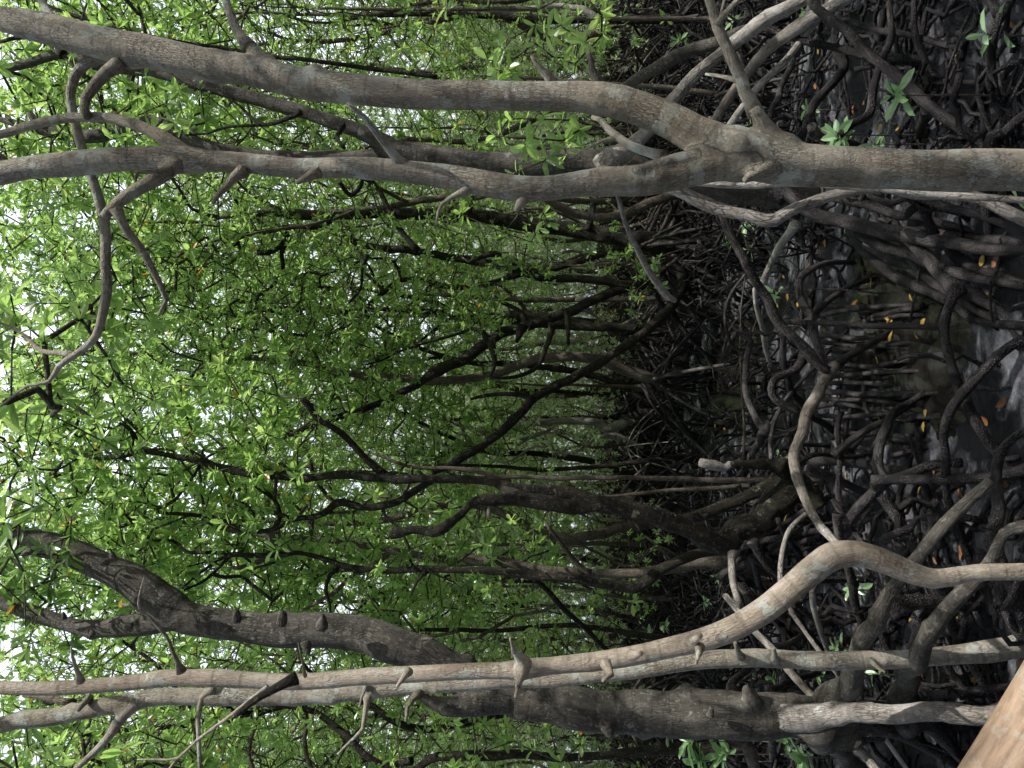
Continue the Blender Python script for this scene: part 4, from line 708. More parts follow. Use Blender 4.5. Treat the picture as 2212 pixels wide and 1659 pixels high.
# ---- slender stems rising from the ground in the middle distance
slim = [
 ('slim upright stem standing straight in front of the low black stump', 'midbark', L('C', (860, 190, 30), (760, 190, 28), (640, 192, 27), (370, 180, 25), (100, 175, 24)) + L('F', (1600, 178, 24), (1450, 180, 24), (1300, 182, 22), (1150, 172, 22), (1000, 165, 22), (880, 140, 24), (780, 130, 22), (650, 128, 18), (550, 120, 18), (450, 80, 15), (360, 50, 11)), 5.9, 6.1, None),
 ('thin greenish stem leaning beside the slim upright one at the stump', 'midbark', L('C', (720, 215, 22), (600, 228, 22), (400, 238, 20), (200, 258, 18), (80, 272, 15), (20, 270, 12)), 6.3, 6.4, None),
 ('thin straight stem with flared foot rising from the far tangle near the pale forked tree', 'midbark', L('E', (1930, 822, 36), (1880, 820, 24), (1700, 826, 20), (1500, 820, 16), (1400, 815, 14), (1250, 820, 12), (1000, 800, 10)), 'g', 13, 'updown'),
 ('short dark stem with flared foot in the far root tangle', 'dark', L('E', (1800, 900, 60), (1740, 890, 34), (1640, 872, 28), (1500, 862, 24), (1300, 850, 20), (1100, 840, 18)), 'g', 16.5, 'updown'),
 ('dark slanting stem rising out of the far root tangle behind the snag', 'dark', L('E', (2010, 1190, 40), (1900, 1185, 30), (1750, 1205, 26), (1600, 1228, 24), (1400, 1240, 22), (1200, 1250, 22), (1000, 1230, 18), (700, 1225, 14)), 'g', 11.5, 'updown'),
 ('tan pole-like trunk rising behind the pair of crossing stems', 'midbark', L('F', (1960, 530, 50), (1900, 520, 34), (1800, 518, 28), (1600, 515, 24), (1400, 512, 22), (1100, 518, 18), (800, 520, 14), (600, 540, 12)), 'g', 11, 'updown'),
 ('thin reddish stem left of the crossing stems with a slight bow', 'midbark', L('F', (2060, 808, 30), (1950, 800, 26), (1750, 790, 22), (1580, 775, 22), (1400, 745, 18), (1200, 730, 14), (900, 735, 12), (700, 720, 10)), 'g', 10, 'updown'),
 ('leaning brown stem curving out of the root tangle just right of the S bent trunk', 'midbark', L('F', (1900, 970, 70), (1840, 935, 46), (1750, 915, 34), (1650, 885, 28), (1550, 860, 24), (1400, 835, 18), (1200, 830, 14)), 'g', 12, 'updown'),
 ('yellow flecked dark stem bowing behind the upper S bent trunk', 'dark', L('F', (2040, 1040, 44), (1880, 1005, 38), (1750, 985, 32), (1600, 958, 26), (1450, 935, 26), (1300, 930, 24), (1150, 945, 24), (1000, 960, 22), (800, 952, 22), (650, 952, 20), (540, 955, 14), (300, 940, 12)), 7.5, 7.6, 'updown'),
 ('mossy dark stem beyond the massive grey trunk near the leafy shoots', 'dark', L('F', (2200, 1562, 70), (2000, 1560, 62), (1850, 1565, 56), (1700, 1580, 46), (1500, 1600, 40), (1300, 1600, 40), (1150, 1588, 44), (1000, 1600, 50), (850, 1595, 52), (700, 1600, 46), (640, 1630, 40), (560, 1690, 36)), 7.2, 7.4, 'updown'),
 ('curved dark stem bending toward the lower left corner of the photo', 'dark', L('I', (2100, 1620, 44), (1960, 1640, 34), (1860, 1590, 36), (1790, 1520, 38), (1700, 1440, 36), (1600, 1370, 32), (1500, 1345, 26), (1350, 1340, 18)), 7.6, 8, None),
 ('dark arching limb high up beside the two pale trunks', 'dark', L('I', (800, 1680, 34), (740, 1640, 36), (640, 1600, 36), (540, 1540, 38), (460, 1500, 42), (380, 1470, 42), (330, 1420, 38), (300, 1350, 30), (200, 1310, 26)), 6, 6.2, None),
 ('pale greenish pole trunk nearest the top edge, marked with nodes', 'midbark', L('A', (700, 110, 26), (560, 98, 26), (280, 98, 22), (0, 95, 20)) + L('D', (1400, 90, 18), (1200, 50, 22), (900, 45, 20), (500, 50, 18), (100, 40, 14)), 7.3, 7.6, 'updown'),
 ('thin pale pole trunk crossing behind the two slanting grey roots', 'midbark', L('A', (760, 490, 30), (560, 475, 28), (300, 445, 24), (0, 425, 22)) + L('D', (1400, 415, 18), (1200, 400, 16), (900, 380, 12)), 7, 7.2, 'updown'),
 ('dark trunk with a rounded broken end close to the top edge', 'dark', L('D', (1700, 105, 46), (1500, 98, 40), (1300, 100, 40), (1180, 98, 44), (1100, 92, 44), (1000, 78, 34), (850, 75, 28), (700, 72, 24), (400, 80, 20)), 9.5, 9.8, 'updown'),
 ('pale twisted stem beside the dark broken-ended trunk', 'rootpale', L('D', (1560, 110, 34), (1500, 85, 38), (1440, 50, 34), (1380, 40, 28), (1300, 30, 26), (1000, 55, 18), (700, 30, 14)), 8.6, 8.8, None),
 ('long straight thin stem slanting close along the higher fork of the pale tree', 'dark', L('D', (700, 395, 24), (560, 375, 24), (400, 355, 24), (200, 325, 22), (0, 302, 22)) + L('G', (1400, 290, 20), (1200, 258, 20), (1000, 225, 18), (800, 190, 18), (600, 145, 16), (420, 90, 18), (300, 50, 16), (180, 0, 14)), 5.6, 5.9, None),
 ('pale stem slanting up behind the stump, far behind the dark limb', 'rootpale', L('E', (1480, 560, 60), (1420, 590, 40), (1340, 600, 34), (1260, 600, 30), (1150, 620, 24), (1000, 640, 18)), 16, 16, None),
 ('dark stem standing behind the pale mid-distance tree', 'dark', L('E', (1650, 985, 26), (1500, 985, 22), (1200, 985, 26), (1080, 975, 36), (1000, 980, 30), (860, 990, 22), (700, 990, 14)), 17, 17, 'updown'),
 ('tan stem crossing behind the black trunk with sprawling limbs', 'midbark', L('E', (1400, 380, 26), (1200, 385, 30), (1000, 370, 26), (800, 360, 22), (600, 350, 16)), 11.5, 11.5, 'updown'),
 ('crooked brown trunk behind the black sprawling limbs', 'midbark', L('E', (1500, 520, 44), (1350, 480, 40), (1200, 460, 36), (1060, 455, 34), (1150, 430, 24), (1050, 330, 18), (1000, 300, 14)), 13, 13, None),
]
SLT = []
for i, (lab, mt, pl, d0, d1, ext) in enumerate(slim):
    if d0 == 'g': d0 = gdepth(px(*pl[0][:3])[0])
    if d1 is None: d1 = d0
    b = P(*px(*pl[0][:3]), d0)
    t = thing('slender_mangrove', lab, 'tree', (b[0], b[1], 0), 'slender mangrove stems in the middle distance')
    _, pp, rr = part('trunk', t, mt, pl, d0, d1, None, sides=10, step=.06, rough=.08, knots=2, rings=3, wob=.15)
    # carry stems that start out of sight of the ground down to the mud
    if pp[0][2] > .05:
        mb = MB(); e = pp[0].copy(); e[2] = -.12; tube(mb, [e, pp[0]], [rr[0] * 1.2, rr[0]], sides=8, step=.1, seed=nseed()); 
        if ext == 'updown' or i in (0, 1): link('stem_foot', mb.mesh('stem_foot', [MAT[mt]]), t)
    SLT.append((t, pp))
    if pp[0][2] < 1.2 and pp[0][1] > 6.8: fan(t, *[ (lambda q: (q[0], q[1]))(px(*pl[0][:3]))][0], d0, 10, top=.6, reach=(.3, 1.0), rad=(.01, .02))

# ================================================================== CROWNS OF TRACED TREES
rgc = np.random.default_rng(21)
def rclump(n, X, Y, D, per, sig):
    c = [P(rgc.uniform(*X), rgc.uniform(*Y), rgc.uniform(*D)) for _ in range(n)]
    return clumps(rgc, c, int(per * 1.55), sig)
S3 = (.26, .26, .17)
z = lambda l, every=3: list(np.asarray(l)[::every])
# T1: crown mostly above the frame, one leafy limb inside it
top1 = [ax1[1][0][-1], ax1[2][0][-1], ax1[3][0][-1], ax1[6][0][-1], ax1[1][0][-20], ax1[2][0][-20]]
up1 = clumps(rgc, [(rgc.uniform(-.2, 2.6), rgc.uniform(3.2, 5.4), rgc.uniform(5.6, 7.4)) for _ in range(13)], 7, (.3, .3, .2))
add_crown(t1, top1, up1)
add_crown(t1, z(pbc[-60:], 3), rclump(13, (0, 280), (560, 1000), (3.7, 4.9), 5, (.18, .18, .12)), name='leafy_limb', size=.10)
add_crown(t2, [P(-150, 1460, 2.75), P(-100, 1462, 2.75)], clumps(rgc, [(rgc.uniform(-2.2, -.3), rgc.uniform(1.9, 3.6), rgc.uniform(5.6, 7)) for _ in range(9)], 7, (.3, .3, .2)))
add_crown(t3, [P(-150, 1570, 3.3), P(-60, 1568, 3.3), P(200, 1640, 3.3)], np.vstack([clumps(rgc, [(rgc.uniform(-3.2, -1.2), rgc.uniform(2.6, 4.4), rgc.uniform(5.4, 7)) for _ in range(9)], 7, (.3, .3, .2)), rclump(20, (-20, 500), (1560, 1760), (4.8, 6.6), 6, S3)]))
add_crown(t4, [P(-100, 1100, 4.3), P(-100, 1280, 4.4), P(60, 1150, 4.2), P(100, 1300, 4.3)], np.vstack([clumps(rgc, [(rgc.uniform(-3.2, .8), rgc.uniform(3.4, 6.5), rgc.uniform(6.5, 8.5)) for _ in range(22)], 7, (.35, .35, .2)),
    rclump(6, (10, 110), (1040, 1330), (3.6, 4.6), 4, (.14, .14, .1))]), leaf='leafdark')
add_crown(t5, sum([z(l, 3) for l in limb5], []) + [P(20, 215 * K, 5.7), P(0, 150, 5.6), P(150, 110, 5.6), P(0, 250, 5.9)], np.vstack([rclump(46, (-40, 480), (130, 430), (5.4, 7.6), 7, S3), rclump(8, (-300, 0), (100, 400), (5.5, 7.5), 7, S3), rclump(12, (150, 400), (0, 140), (5.5, 7.5), 7, S3)]))
add_crown(t6, sum([z(l[len(l) // 2:], 2) for l in lims6], []), np.vstack([rclump(80, (200, 760), (400, 860), (8.2, 11), 7, (.3, .35, .22)), rclump(50, (60, 560), (420, 860), (7.6, 10.5), 7, (.3, .35, .22)), rclump(34, (-120, 260), (380, 880), (6.8, 9), 7, S3), rclump(14, (860, 1080), (460, 760), (8.8, 10.8), 5, (.22, .3, .16)), rclump(10, (560, 900), (840, 1000), (8, 9.6), 7, (.28, .3, .16))]))
add_crown(t7, z(l7[0], 2) + [P(700, 670, 12.3), P(800, 672, 12.3)], rclump(40, (500, 980), (560, 900), (11, 13.5), 7, (.35, .35, .22)))
add_crown(t8, z(l8[0], 2) + [P(1040, 900, 15), P(950, 910, 15), P(1000, 940, 15)], rclump(30, (760, 1080), (820, 1060), (14, 16.5), 8, (.35, .35, .22)), near=False)
add_crown(t9, sum([z(l[len(l) // 3:], 2) for l in l9[1:10]], []), np.vstack([rclump(70, (80, 640), (840, 1180), (5.6, 8), 7, S3), rclump(40, (-60, 280), (760, 1200), (5.2, 7.4), 6, S3), rclump(12, (640, 1080), (1120, 1200), (6, 7), 4, (.16, .2, .14))]))
add_crown(t10, sum([z(l, 2) for l in l10[:3] + l10[5:]], []), np.vstack([rclump(30, (120, 700), (1140, 1330), (6.6, 8.4), 7, S3), rclump(22, (560, 1240), (1200, 1400), (6.6, 8.2), 5, (.2, .25, .15))]))
add_crown(t11, sum([z(l, 2) for l in l10[3:5]], []) + [P(280, 1105, 6.8), P(350, 1110, 6.8), P(500, 1225, 6.7)], np.vstack([rclump(26, (200, 640), (1080, 1300), (6.8, 8.6), 7, S3), rclump(18, (-40, 260), (1120, 1380), (6.4, 8.2), 7, S3), rclump(16, (760, 1180), (1120, 1300), (6.6, 8.2), 4, (.2, .25, .15))]))
for i in (8, 9, 10, 11, 12, 14, 15, 16):
    t, pp = SLT[i]; n = len(pp); c = pp[n // 3:]
    cs = [q + rgc.normal(size=3) * np.array([.7, .8, .35]) + (0, .5, 0) for q in c[rgc.integers(0, len(c), 11)]]
    add_crown(t, z(c, 3), clumps(rgc, cs, 5, (.2, .25, .14)))
# leafy sprigs hanging in front of the dark trunks
d = 4.3
sprig(t5, [('D', *q, d + rgc.uniform(-.25, .25)) for q in ((990, 670), (1010, 730), (1150, 760), (1260, 700), (1250, 790), (1340, 720), (1360, 770), (1420, 690), (1120, 820), (1080, 870), (1240, 600), (1340, 600), (1060, 610), (900, 720), (1140, 640), (1400, 640), (1180, 700))], P(*px('D', 1600, 690), 4.7), size=.10)
sprig(t5, [('D', *q, d + .5 + rgc.uniform(-.3, .3)) for q in ((1000, 370), (1060, 320), (1080, 390), (1130, 340), (1250, 210), (1290, 270), (1340, 300), (1370, 170), (1450, 210), (1540, 80), (1540, 180), (1200, 130), (1200, 240), (960, 300), (1020, 230), (740, 60), (1400, 320), (1330, 130), (1220, 30))], P(*px('D', 1420, -60), 4.9), size=.12)
sprig(t6, [('D', *q, 5.2 + rgc.uniform(-.2, .2)) for q in ((1150, 1130), (1200, 1190), (1270, 1140), (1180, 1230), (820, 1100), (1240, 1080))], P(*px('D', 1120, 1000), 4.8), size=.10)
sprig(t5, [('G', *q, 4.6 + rgc.uniform(-.2, .2)) for q in ((860, 450), (760, 400), (740, 470), (700, 600), (890, 560), (600, 690), (740, 660), (900, 640), (690, 700), (860, 590), (560, 720), (930, 470))], P(*px('G', 890, 690), 4.9), size=.12)
sprig(t1, [('H', *q, 3.1 + rgc.uniform(-.15, .15)) for q in ((60, 500), (50, 420), (20, 560), (80, 900), (40, 960), (30, 330))], P(*px('H', 60, 640), 3.1), size=.12)
sprig(t4, [('H', *q, 3.3) for q in ((130, 1450), (30, 1500), (60, 1360))] + [('I', *q, 3.6 + rgc.uniform(-.2, .2)) for q in ((100, 1010), (140, 650), (150, 960), (20, 590), (120, 1060))], P(*px('I', -20, 700), 3.6), size=.12)
sprig(t3, [('I', *q, 4.4 + rgc.uniform(-.2, .2)) for q in ((180, 1540), (120, 1480), (340, 1600), (200, 1600))], P(*px('I', 130, 1400), 4.2), size=.11)
sprig(t3, [('F', *q, 4.9 + rgc.uniform(-.3, .3)) for q in ((1250, 1440), (1100, 1480), (1180, 1560), (880, 1610), (1430, 1520), (1330, 1620))], P(*px('F', 1420, 1700), 5), size=.10)

# ================================================================== BACKGROUND FOREST
def variant(seed, h, rad, nc, per, trunk_r, crown_lo, spread, lean=.5, limbs=6, mt='midbark', leaf='leaf', near=True, size=.102):
    nc = int(nc * 1.45)
    rg = np.random.default_rng(seed)
    tp = [np.array([0, 0, .55])]; dr = rg.normal(size=2) * lean
    k = 7
    for i in range(1, k + 1):
        f = i / k; tp.append(np.array([dr[0] * f + rg.normal() * .10, dr[1] * f + rg.normal() * .10, .55 + (h * .82 - .55) * f]))
    rr = [trunk_r * (1 - .75 * i / k) for i in range(k + 1)]
    mb = MB(); pp, _ = tube(mb, tp, rr, sides=9, step=.14, rough=.08, knots=1.5, seed=seed, wob=.2)
    nodes = list(pp[len(pp) // 4::2])
    for i in range(limbs):
        b = pp[int(len(pp) * rg.uniform(.3, .95))]; a = rg.random() * 6.28; Lh = spread * rg.uniform(.5, 1.1)
        q = [b]
        for j in range(1, 5): q.append(b + np.array([math.cos(a + .15 * j * rg.normal()), math.sin(a), .75 + .2 * rg.normal()]) * Lh * j / 4 + rg.normal(size=3) * .05)
        lp, _ = tube(mb, q, [trunk_r * .45 * (1 - .16 * j) for j in range(5)], sides=6, step=.15, seed=seed + i, wob=.3); nodes += list(lp[2::2])
    cs = []
    for _ in range(nc):
        f = rg.random() ** .8; zz = crown_lo + (h - crown_lo) * f; a = rg.random() * 6.28; q = spread * math.sqrt(rg.random()) * (.55 + .6 * math.sin(math.pi * min(1, .15 + f * .8)))
        cs.append((dr[0] * f + q * math.cos(a), dr[1] * f + q * math.sin(a), zz))
    T = clumps(rg, cs, per, (rad, rad, rad * .6))
    cm = crown_mesh('crown', nodes, T, rg, size=size, near=near, mats=[MAT[leaf], MAT['twig']])
    rts = []
    for i in range(9):
        a = i * .7 + rg.random() * .5; q = rg.uniform(.4, 1.2) * (h / 8 + .2); hh = rg.uniform(.45, .85); r = trunk_r * rg.uniform(.22, .34); m2 = MB()
        tube(m2, [np.array([math.cos(a) * .02, math.sin(a) * .02, hh])] + [np.array([math.cos(a) * q * f ** 1.2, math.sin(a) * q * f ** 1.2, hh * (1 - f ** 1.9) - .08 * f]) for f in (.25, .5, .75, 1)], [r * 1.5, r * 1.1, r, r, r * .9], sides=6, step=.13, seed=seed + i)
        rts.append(m2.mesh('prop_root', [MAT['rootfar']]))
        tube(mb, [np.array([math.cos(a + .3) * .02, math.sin(a + .3) * .02, hh])] + [np.array([math.cos(a + .3) * q * f, math.sin(a + .3) * q * f, hh * (1 - f ** 2) - .08 * f]) for f in (.3, .6, 1)], [r * 1.5, r, r, r * .9], sides=5, step=.25) if False else None
    # a far copy carries its roots in the trunk mesh
    tm = mb.mesh('trunk', [MAT[mt]])
    for i in range(9):
        a = i * .7 + .3; q = rg.uniform(.5, 1.3); hh = rg.uniform(.5, .85); r = trunk_r * .28
        tube(mb, [np.array([0, 0, hh])] + [np.array([math.cos(a) * q * f, math.sin(a) * q * f, hh * (1 - f ** 2) - .08 * f]) for f in (.3, .6, 1)], [r * 1.5, r, r, r * .9], sides=5, step=.25, seed=i)
    fm = mb.mesh('trunk', [MAT[mt]])
    return tm, cm, rts, fm
VT = [variant(1, 8.5, .34, 46, 8, .05, 2.6, 1.7, mt='midbark'), variant(2, 9.5, .34, 50, 8, .06, 2.2, 1.9, mt='midbark'), variant(3, 7.0, .32, 42, 8, .055, 1.8, 1.5, mt='dark', lean=.5), variant(4, 9.0, .34, 50, 8, .045, 2.8, 2.0, mt='midbark', lean=.8)]
VF = [variant(11, 9.0, .38, 60, 9, .05, 2.0, 2.1, mt='rootpale', near=False, leaf='leafhaze', size=.105), variant(12, 7.0, .36, 62, 9, .06, .5, 2.1, mt='dark', near=False, leaf='leafhaze', size=.105, lean=.9), variant(13, 10, .38, 60, 9, .08, 2.4, 2.2, mt='grey', near=False, leaf='leafhaze', size=.105)]
VW = [variant(24, 4.2, .3, 22, 9, .025, .5, 1.1, limbs=4, mt='midbark', leaf='leafhaze', size=.095), variant(25, 5.2, .3, 26, 9, .03, .4, 1.2, limbs=4, mt='rootpale', leaf='leafhaze', size=.095)]
VU = [variant(21, 3.4, .22, 13, 6, .022, .9, .7, limbs=3, mt='midbark', size=.09), variant(22, 2.7, .2, 10, 6, .018, .8, .6, limbs=3, mt='dark', size=.09), variant(23, 4.4, .24, 18, 6, .028, 1.2, .9, limbs=4, mt='midbark', size=.09)]
placed = []
def put(x, y, V, lab, name, grp, rg, full, s=1, zr=None):
    tm, cm, rts, fm = V; a = rg.random() * 6.28 if zr is None else zr
    t = thing(name, lab, 'tree', (x, y, 0), grp); t.rotation_euler = (0, 0, a); t.scale = (s, s, s * rg.uniform(.9, 1.1))
    for me, nm in [(tm if full else fm, 'trunk'), (cm, 'crown')] + ([(m, 'prop_root') for m in rts] if full else []):
        o = bpy.data.objects.new(nm, me); COL.objects.link(o); o.parent = t
def scatter(n, ymin, ymax, half, mind, fn, rg):
    k = 0; tries = 0
    while k < n and tries < n * 60:
        tries += 1
        y = math.sqrt(rg.uniform(ymin ** 2, ymax ** 2)); x = rg.uniform(-1, 1) * (half * y + 1.0)
        if any((x - a) ** 2 + (y - b) ** 2 < mind ** 2 for a, b in placed): continue
        placed.append((x, y)); fn(x, y); k += 1
for t in (t6, t7, t8, t10): placed.append((t.location[0], t.location[1]))
rf = np.random.default_rng(5)
LT = 'leafy mangrove on stilt roots in the mid-distance thicket'; LF = 'distant mangrove blending into the pale green forest wall'; LU = 'low young mangrove with leaves down to knee height among the far roots'
LU2 = 'bushy young mangrove with haze-paled leaves filling the gaps between the mid-distance stems'; GU2 = 'bushy young mangroves between the stems'
GT = 'leafy mangroves filling the mid-distance'; GF = 'distant mangroves of the forest wall'; GU = 'young mangroves under the far canopy'
scatter(42, 10.2, 19, .58, 1.3, lambda x, y: put(x, y, VT[rf.integers(4)], LT, 'mangrove_tree', GT, rf, y < 14, 1.25), rf)
scatter(120, 18, 55, .58, 1.6, lambda x, y: put(x, y, VF[rf.integers(3)], LF, 'mangrove_tree', GF, rf, False, 1.05), rf)
scatter(60, 9.0, 30, .56, .9, lambda x, y: put(x, y, VU[rf.integers(3)], LU, 'young_mangrove', GU, rf, y < 11), rf)
scatter(46, 12, 24, .57, .8, lambda x, y: put(x, y, VW[rf.integers(2)], LU2, 'young_mangrove', GU2, rf, False, 1.0), rf)
scatter(70, 24, 52, .58, 1.1, lambda x, y: put(x, y, VW[rf.integers(2)], LU, 'young_mangrove', GU, rf, False, 1.25), rf)
VDAPPLE = variant(31, 8.0, .24, 30, 8, .05, 5.2, 2.0, mt='midbark')  # added trees, mostly out of view; their leaf clumps break up the sun
for (x, y) in ((3.0, 2.5), (5.4, 1.6), (5.8, 4.4), (3.9, 4.7), (7.2, 6.2), (3.4, .2)):
    put(x, y, VDAPPLE, 'sparse mangrove added outside the view to dapple the sunlight', 'mangrove_tree', 'sparse mangroves added on the sun side for dappled shade', rf, True, 1.0)
VP = [variant(41, 9.5, .3, 16, 7, .034, 5.2, 1.2, lean=.12, limbs=3, mt='rootpale', leaf='leafhaze'), variant(42, 8.5, .3, 14, 7, .028, 4.6, 1.1, lean=.15, limbs=3, mt='midbark', leaf='leafhaze')]
scatter(55, 11, 30, .52, .7, lambda x, y: put(x, y, VP[rf.integers(2)], 'slim straight pole-like mangrove among many in the far thicket', 'slender_mangrove', 'pole-like mangroves of the far thicket', rf, False), rf)
scatter(26, 12, 20, .57, .8, lambda x, y: put(x, y, VW[rf.integers(2)], LU2, 'young_mangrove', GU2, rf, False, .85), rf)
# neighbours at the sides that shade the scene and fill the edges of the view
for (x, y, v) in ((4.4, 8.2, 0), (-4.2, 7.6, 1), (-3.6, 5.6, 3), (5.2, 9.9, 3), (-5.6, 10.2, 0), (2.3, 9.4, 1), (-3.4, -4.2, 1), (1.2, -6.5, 3)):
    put(x, y, VT[v], 'tall leafy mangrove growing at the side of the clearing', 'mangrove_tree', 'mangroves at the sides of the clearing', rf, True, 1.0)

# ================================================================== GROUND
POOLS = []
for X, Y, r in ((1970, 655, .55), (1930, 720, .45), (2010, 900, .4), (1880, 600, .3), (1580, 850, 1.1), (1560, 770, .8), (1500, 960, 1.1), (1870, 260, .35), (1700, 640, .5), (1420, 720, 1.6)):
    c = P(X, Y, gdepth(X)); POOLS.append((c[0], c[1], r))
def gh(x, y):
    b = .03 * noise.noise((x * 1.1, y * 1.1, 3)) + .022 * noise.noise((x * 4, y * 4, 7)) + .010 * noise.noise((x * 13, y * 13, 1)) + .025
    for px_, py_, r in POOLS:
        q = ((x - px_) ** 2 + ((y - py_) * .6) ** 2) / r ** 2
        if q < 4: b -= .055 * math.exp(-q * 1.2)
    return b
xs = np.concatenate([np.linspace(-130, -8, 16)[:-1], np.arange(-8, -3.5, .16), np.arange(-3.5, 3.5, .045), np.arange(3.5, 8, .16), np.linspace(8, 130, 16)])
ys = np.concatenate([np.linspace(-60, 1, 8)[:-1], np.arange(1, 2.6, .1), np.arange(2.6, 8, .045), np.arange(8, 14, .1), np.arange(14, 24, .4), np.linspace(24, 220, 24)])
gx, gy = np.meshgrid(xs, ys); nx, ny = len(xs), len(ys)
V = np.stack([gx.ravel(), gy.ravel(), np.array([gh(a, b) if (abs(a) < 12 and b < 26) else .02 for a, b in zip(gx.ravel(), gy.ravel())])], 1)
i = np.arange(ny - 1)[:, None] * nx + np.arange(nx - 1)[None]; Q = np.stack([i, i + 1, i + nx + 1, i + nx], -1).reshape(-1, 4)
mb = MB(); mb.add(V, [Q]); tag(link('ground', mb.mesh('ground', [MAT['mud']])), kind='structure')
mb = MB(); mb.add([(-7, 2.4, -.034), (7, 2.4, -.034), (9, 16, -.034), (-9, 16, -.034)], [[[0, 1, 2, 3]]], smooth=False)
tag(link('water', mb.mesh('water', [MAT['water']])), kind='structure')

# root tangle that nobody could count
rt = np.random.default_rng(9)
def arc(mb, x, y, h, reach, a, r, sides=5, n=6, kn=.0):
    dx, dy = math.cos(a), math.sin(a); f = np.linspace(0, 1, n); w = rt.normal(size=(n, 2)) * .03
    t_ = rt.uniform(1.4, 2.6)
    pts = np.stack([x + dx * reach * f + w[:, 0], y + dy * reach * f + w[:, 1], h * (1 - f ** t_) - .04 * f], 1)
    rr = np.full(n, r) * (1 + .25 * rt.normal(size=n)).clip(.7, 1.4); rr[0] *= 1 + kn
    tube(mb, pts, rr, sides=sides, raw=True, tip='round')
def inpool(x, y, k=1.0): return any((x - a) ** 2 + ((y - b) * .7) ** 2 < (r * k) ** 2 for a, b, r in POOLS)
mb = MB(); k = 0
while k < 5200:
    y = math.sqrt(rt.uniform(6.6 ** 2, 27 ** 2)); x = rt.uniform(-1, 1) * (.54 * y + .5)
    if inpool(x, y, .85): continue
    if noise.noise((x * .7, y * .7, 20)) < -.22 and rt.random() < .7: continue
    far = y > 15
    arc(mb, x, y, rt.uniform(.18, .75) * (1.15 if far else .8), rt.uniform(.12, .7), rt.random() * 6.28, rt.uniform(.008, .018), sides=4 if far else 5, n=5 if far else 6, kn=rt.choice([0, .5])); k += 1
for _ in range(4200):
    y = math.sqrt(rt.uniform(6.2 ** 2, 16 ** 2)); x = rt.uniform(-1, 1) * (.54 * y + .5)
    if inpool(x, y, .8): continue
    arc(mb, x, y, rt.uniform(.15, .6), rt.uniform(.1, .5), rt.random() * 6.28, rt.uniform(.004, .010), sides=4, n=6)
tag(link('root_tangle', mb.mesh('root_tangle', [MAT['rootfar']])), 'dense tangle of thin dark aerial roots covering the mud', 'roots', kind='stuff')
# bigger hoops of root in the far tangle
mb = MB()
for _ in range(700):
    y = math.sqrt(rt.uniform(10 ** 2, 32 ** 2)); x = rt.uniform(-1, 1) * (.54 * y + .5); a = rt.random() * 6.28; w = rt.uniform(.3, .9); hh = rt.uniform(.4, 1.1)
    f = np.linspace(0, 1, 9); pts = np.stack([x + math.cos(a) * w * (f - .5) * 2, y + math.sin(a) * w * (f - .5) * 2, hh * np.sin(f * math.pi) ** .8 - .04], 1) + rt.normal(size=(9, 3)) * .02
    tube(mb, pts, np.full(9, rt.uniform(.01, .022)), sides=5, raw=True)
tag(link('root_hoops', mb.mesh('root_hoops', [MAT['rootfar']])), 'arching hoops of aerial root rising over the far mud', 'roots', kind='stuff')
# finer clutter close by
mb = MB(); k = 0
while k < 620:
    y = rt.uniform(3.0, 6.8); x = rt.uniform(-1, 1) * (.54 * y + .3)
    c = abs(x - .15) < .75 and 3 < y < 6.2
    if inpool(x, y, 1.0) or (c and rt.random() < .85): continue
    if rt.random() < (.12 if x > .3 else .4): arc(mb, x, y, rt.uniform(.1, .5), rt.uniform(.1, .6), rt.random() * 6.28, rt.uniform(.007, .017), sides=8, n=9)
    else:
        a = rt.random() * 6.28; l = rt.uniform(.15, .8); f = np.linspace(0, 1, 9); w = rt.normal(size=(9, 3)) * .015
        g = gh(x, y); tube(mb, np.stack([x + math.cos(a) * l * f, y + math.sin(a) * l * f, g + .01 + .05 * np.sin(f * 3.1) * rt.random() + 0 * f], 1) + w * (1, 1, .5), np.full(9, rt.uniform(.005, .014)), sides=7, raw=True)
    k += 1
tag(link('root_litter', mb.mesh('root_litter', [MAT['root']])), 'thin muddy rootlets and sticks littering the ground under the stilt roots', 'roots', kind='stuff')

# ================================================================== SEEDLINGS
def seedling(lab, t, x, y, xe, s=.09, n=6, tilt=(0, 0)):
    s *= 1.35; n += 3
    X, Y = px(t, x, y); Xe, Ye = px(t, xe, y + tilt[0]); d = gdepth(Xe); rg = np.random.default_rng(nseed())
    top = P(X, Y, d); base = P(Xe, Ye, d); base[2] = -.03
    o = thing('mangrove_seedling', lab, 'seedling', (base[0], base[1], 0), 'mangrove seedlings sprouting from the mud')
    mb = MB(); m = (top + base) / 2 + rg.normal(size=3) * .01
    tube(mb, [base, m, top], [.0055, .004, .003], sides=6, step=.05, seed=nseed()); link('stem', mb.mesh('stem', [MAT['twig']]), o)
    mb = MB(); rosettes(mb, [top, top - (0, 0, .03)], [(rg.normal() * .2, rg.normal() * .2 - .2, 1)] * 2, rg, size=s, nl=(n // 2, n // 2 + 2), yellow=0, up=.3, spread=(.5, 1.35))
    link('leaves', mb.mesh('leaves', [MAT['seedleaf'], MAT['twig']]), o)
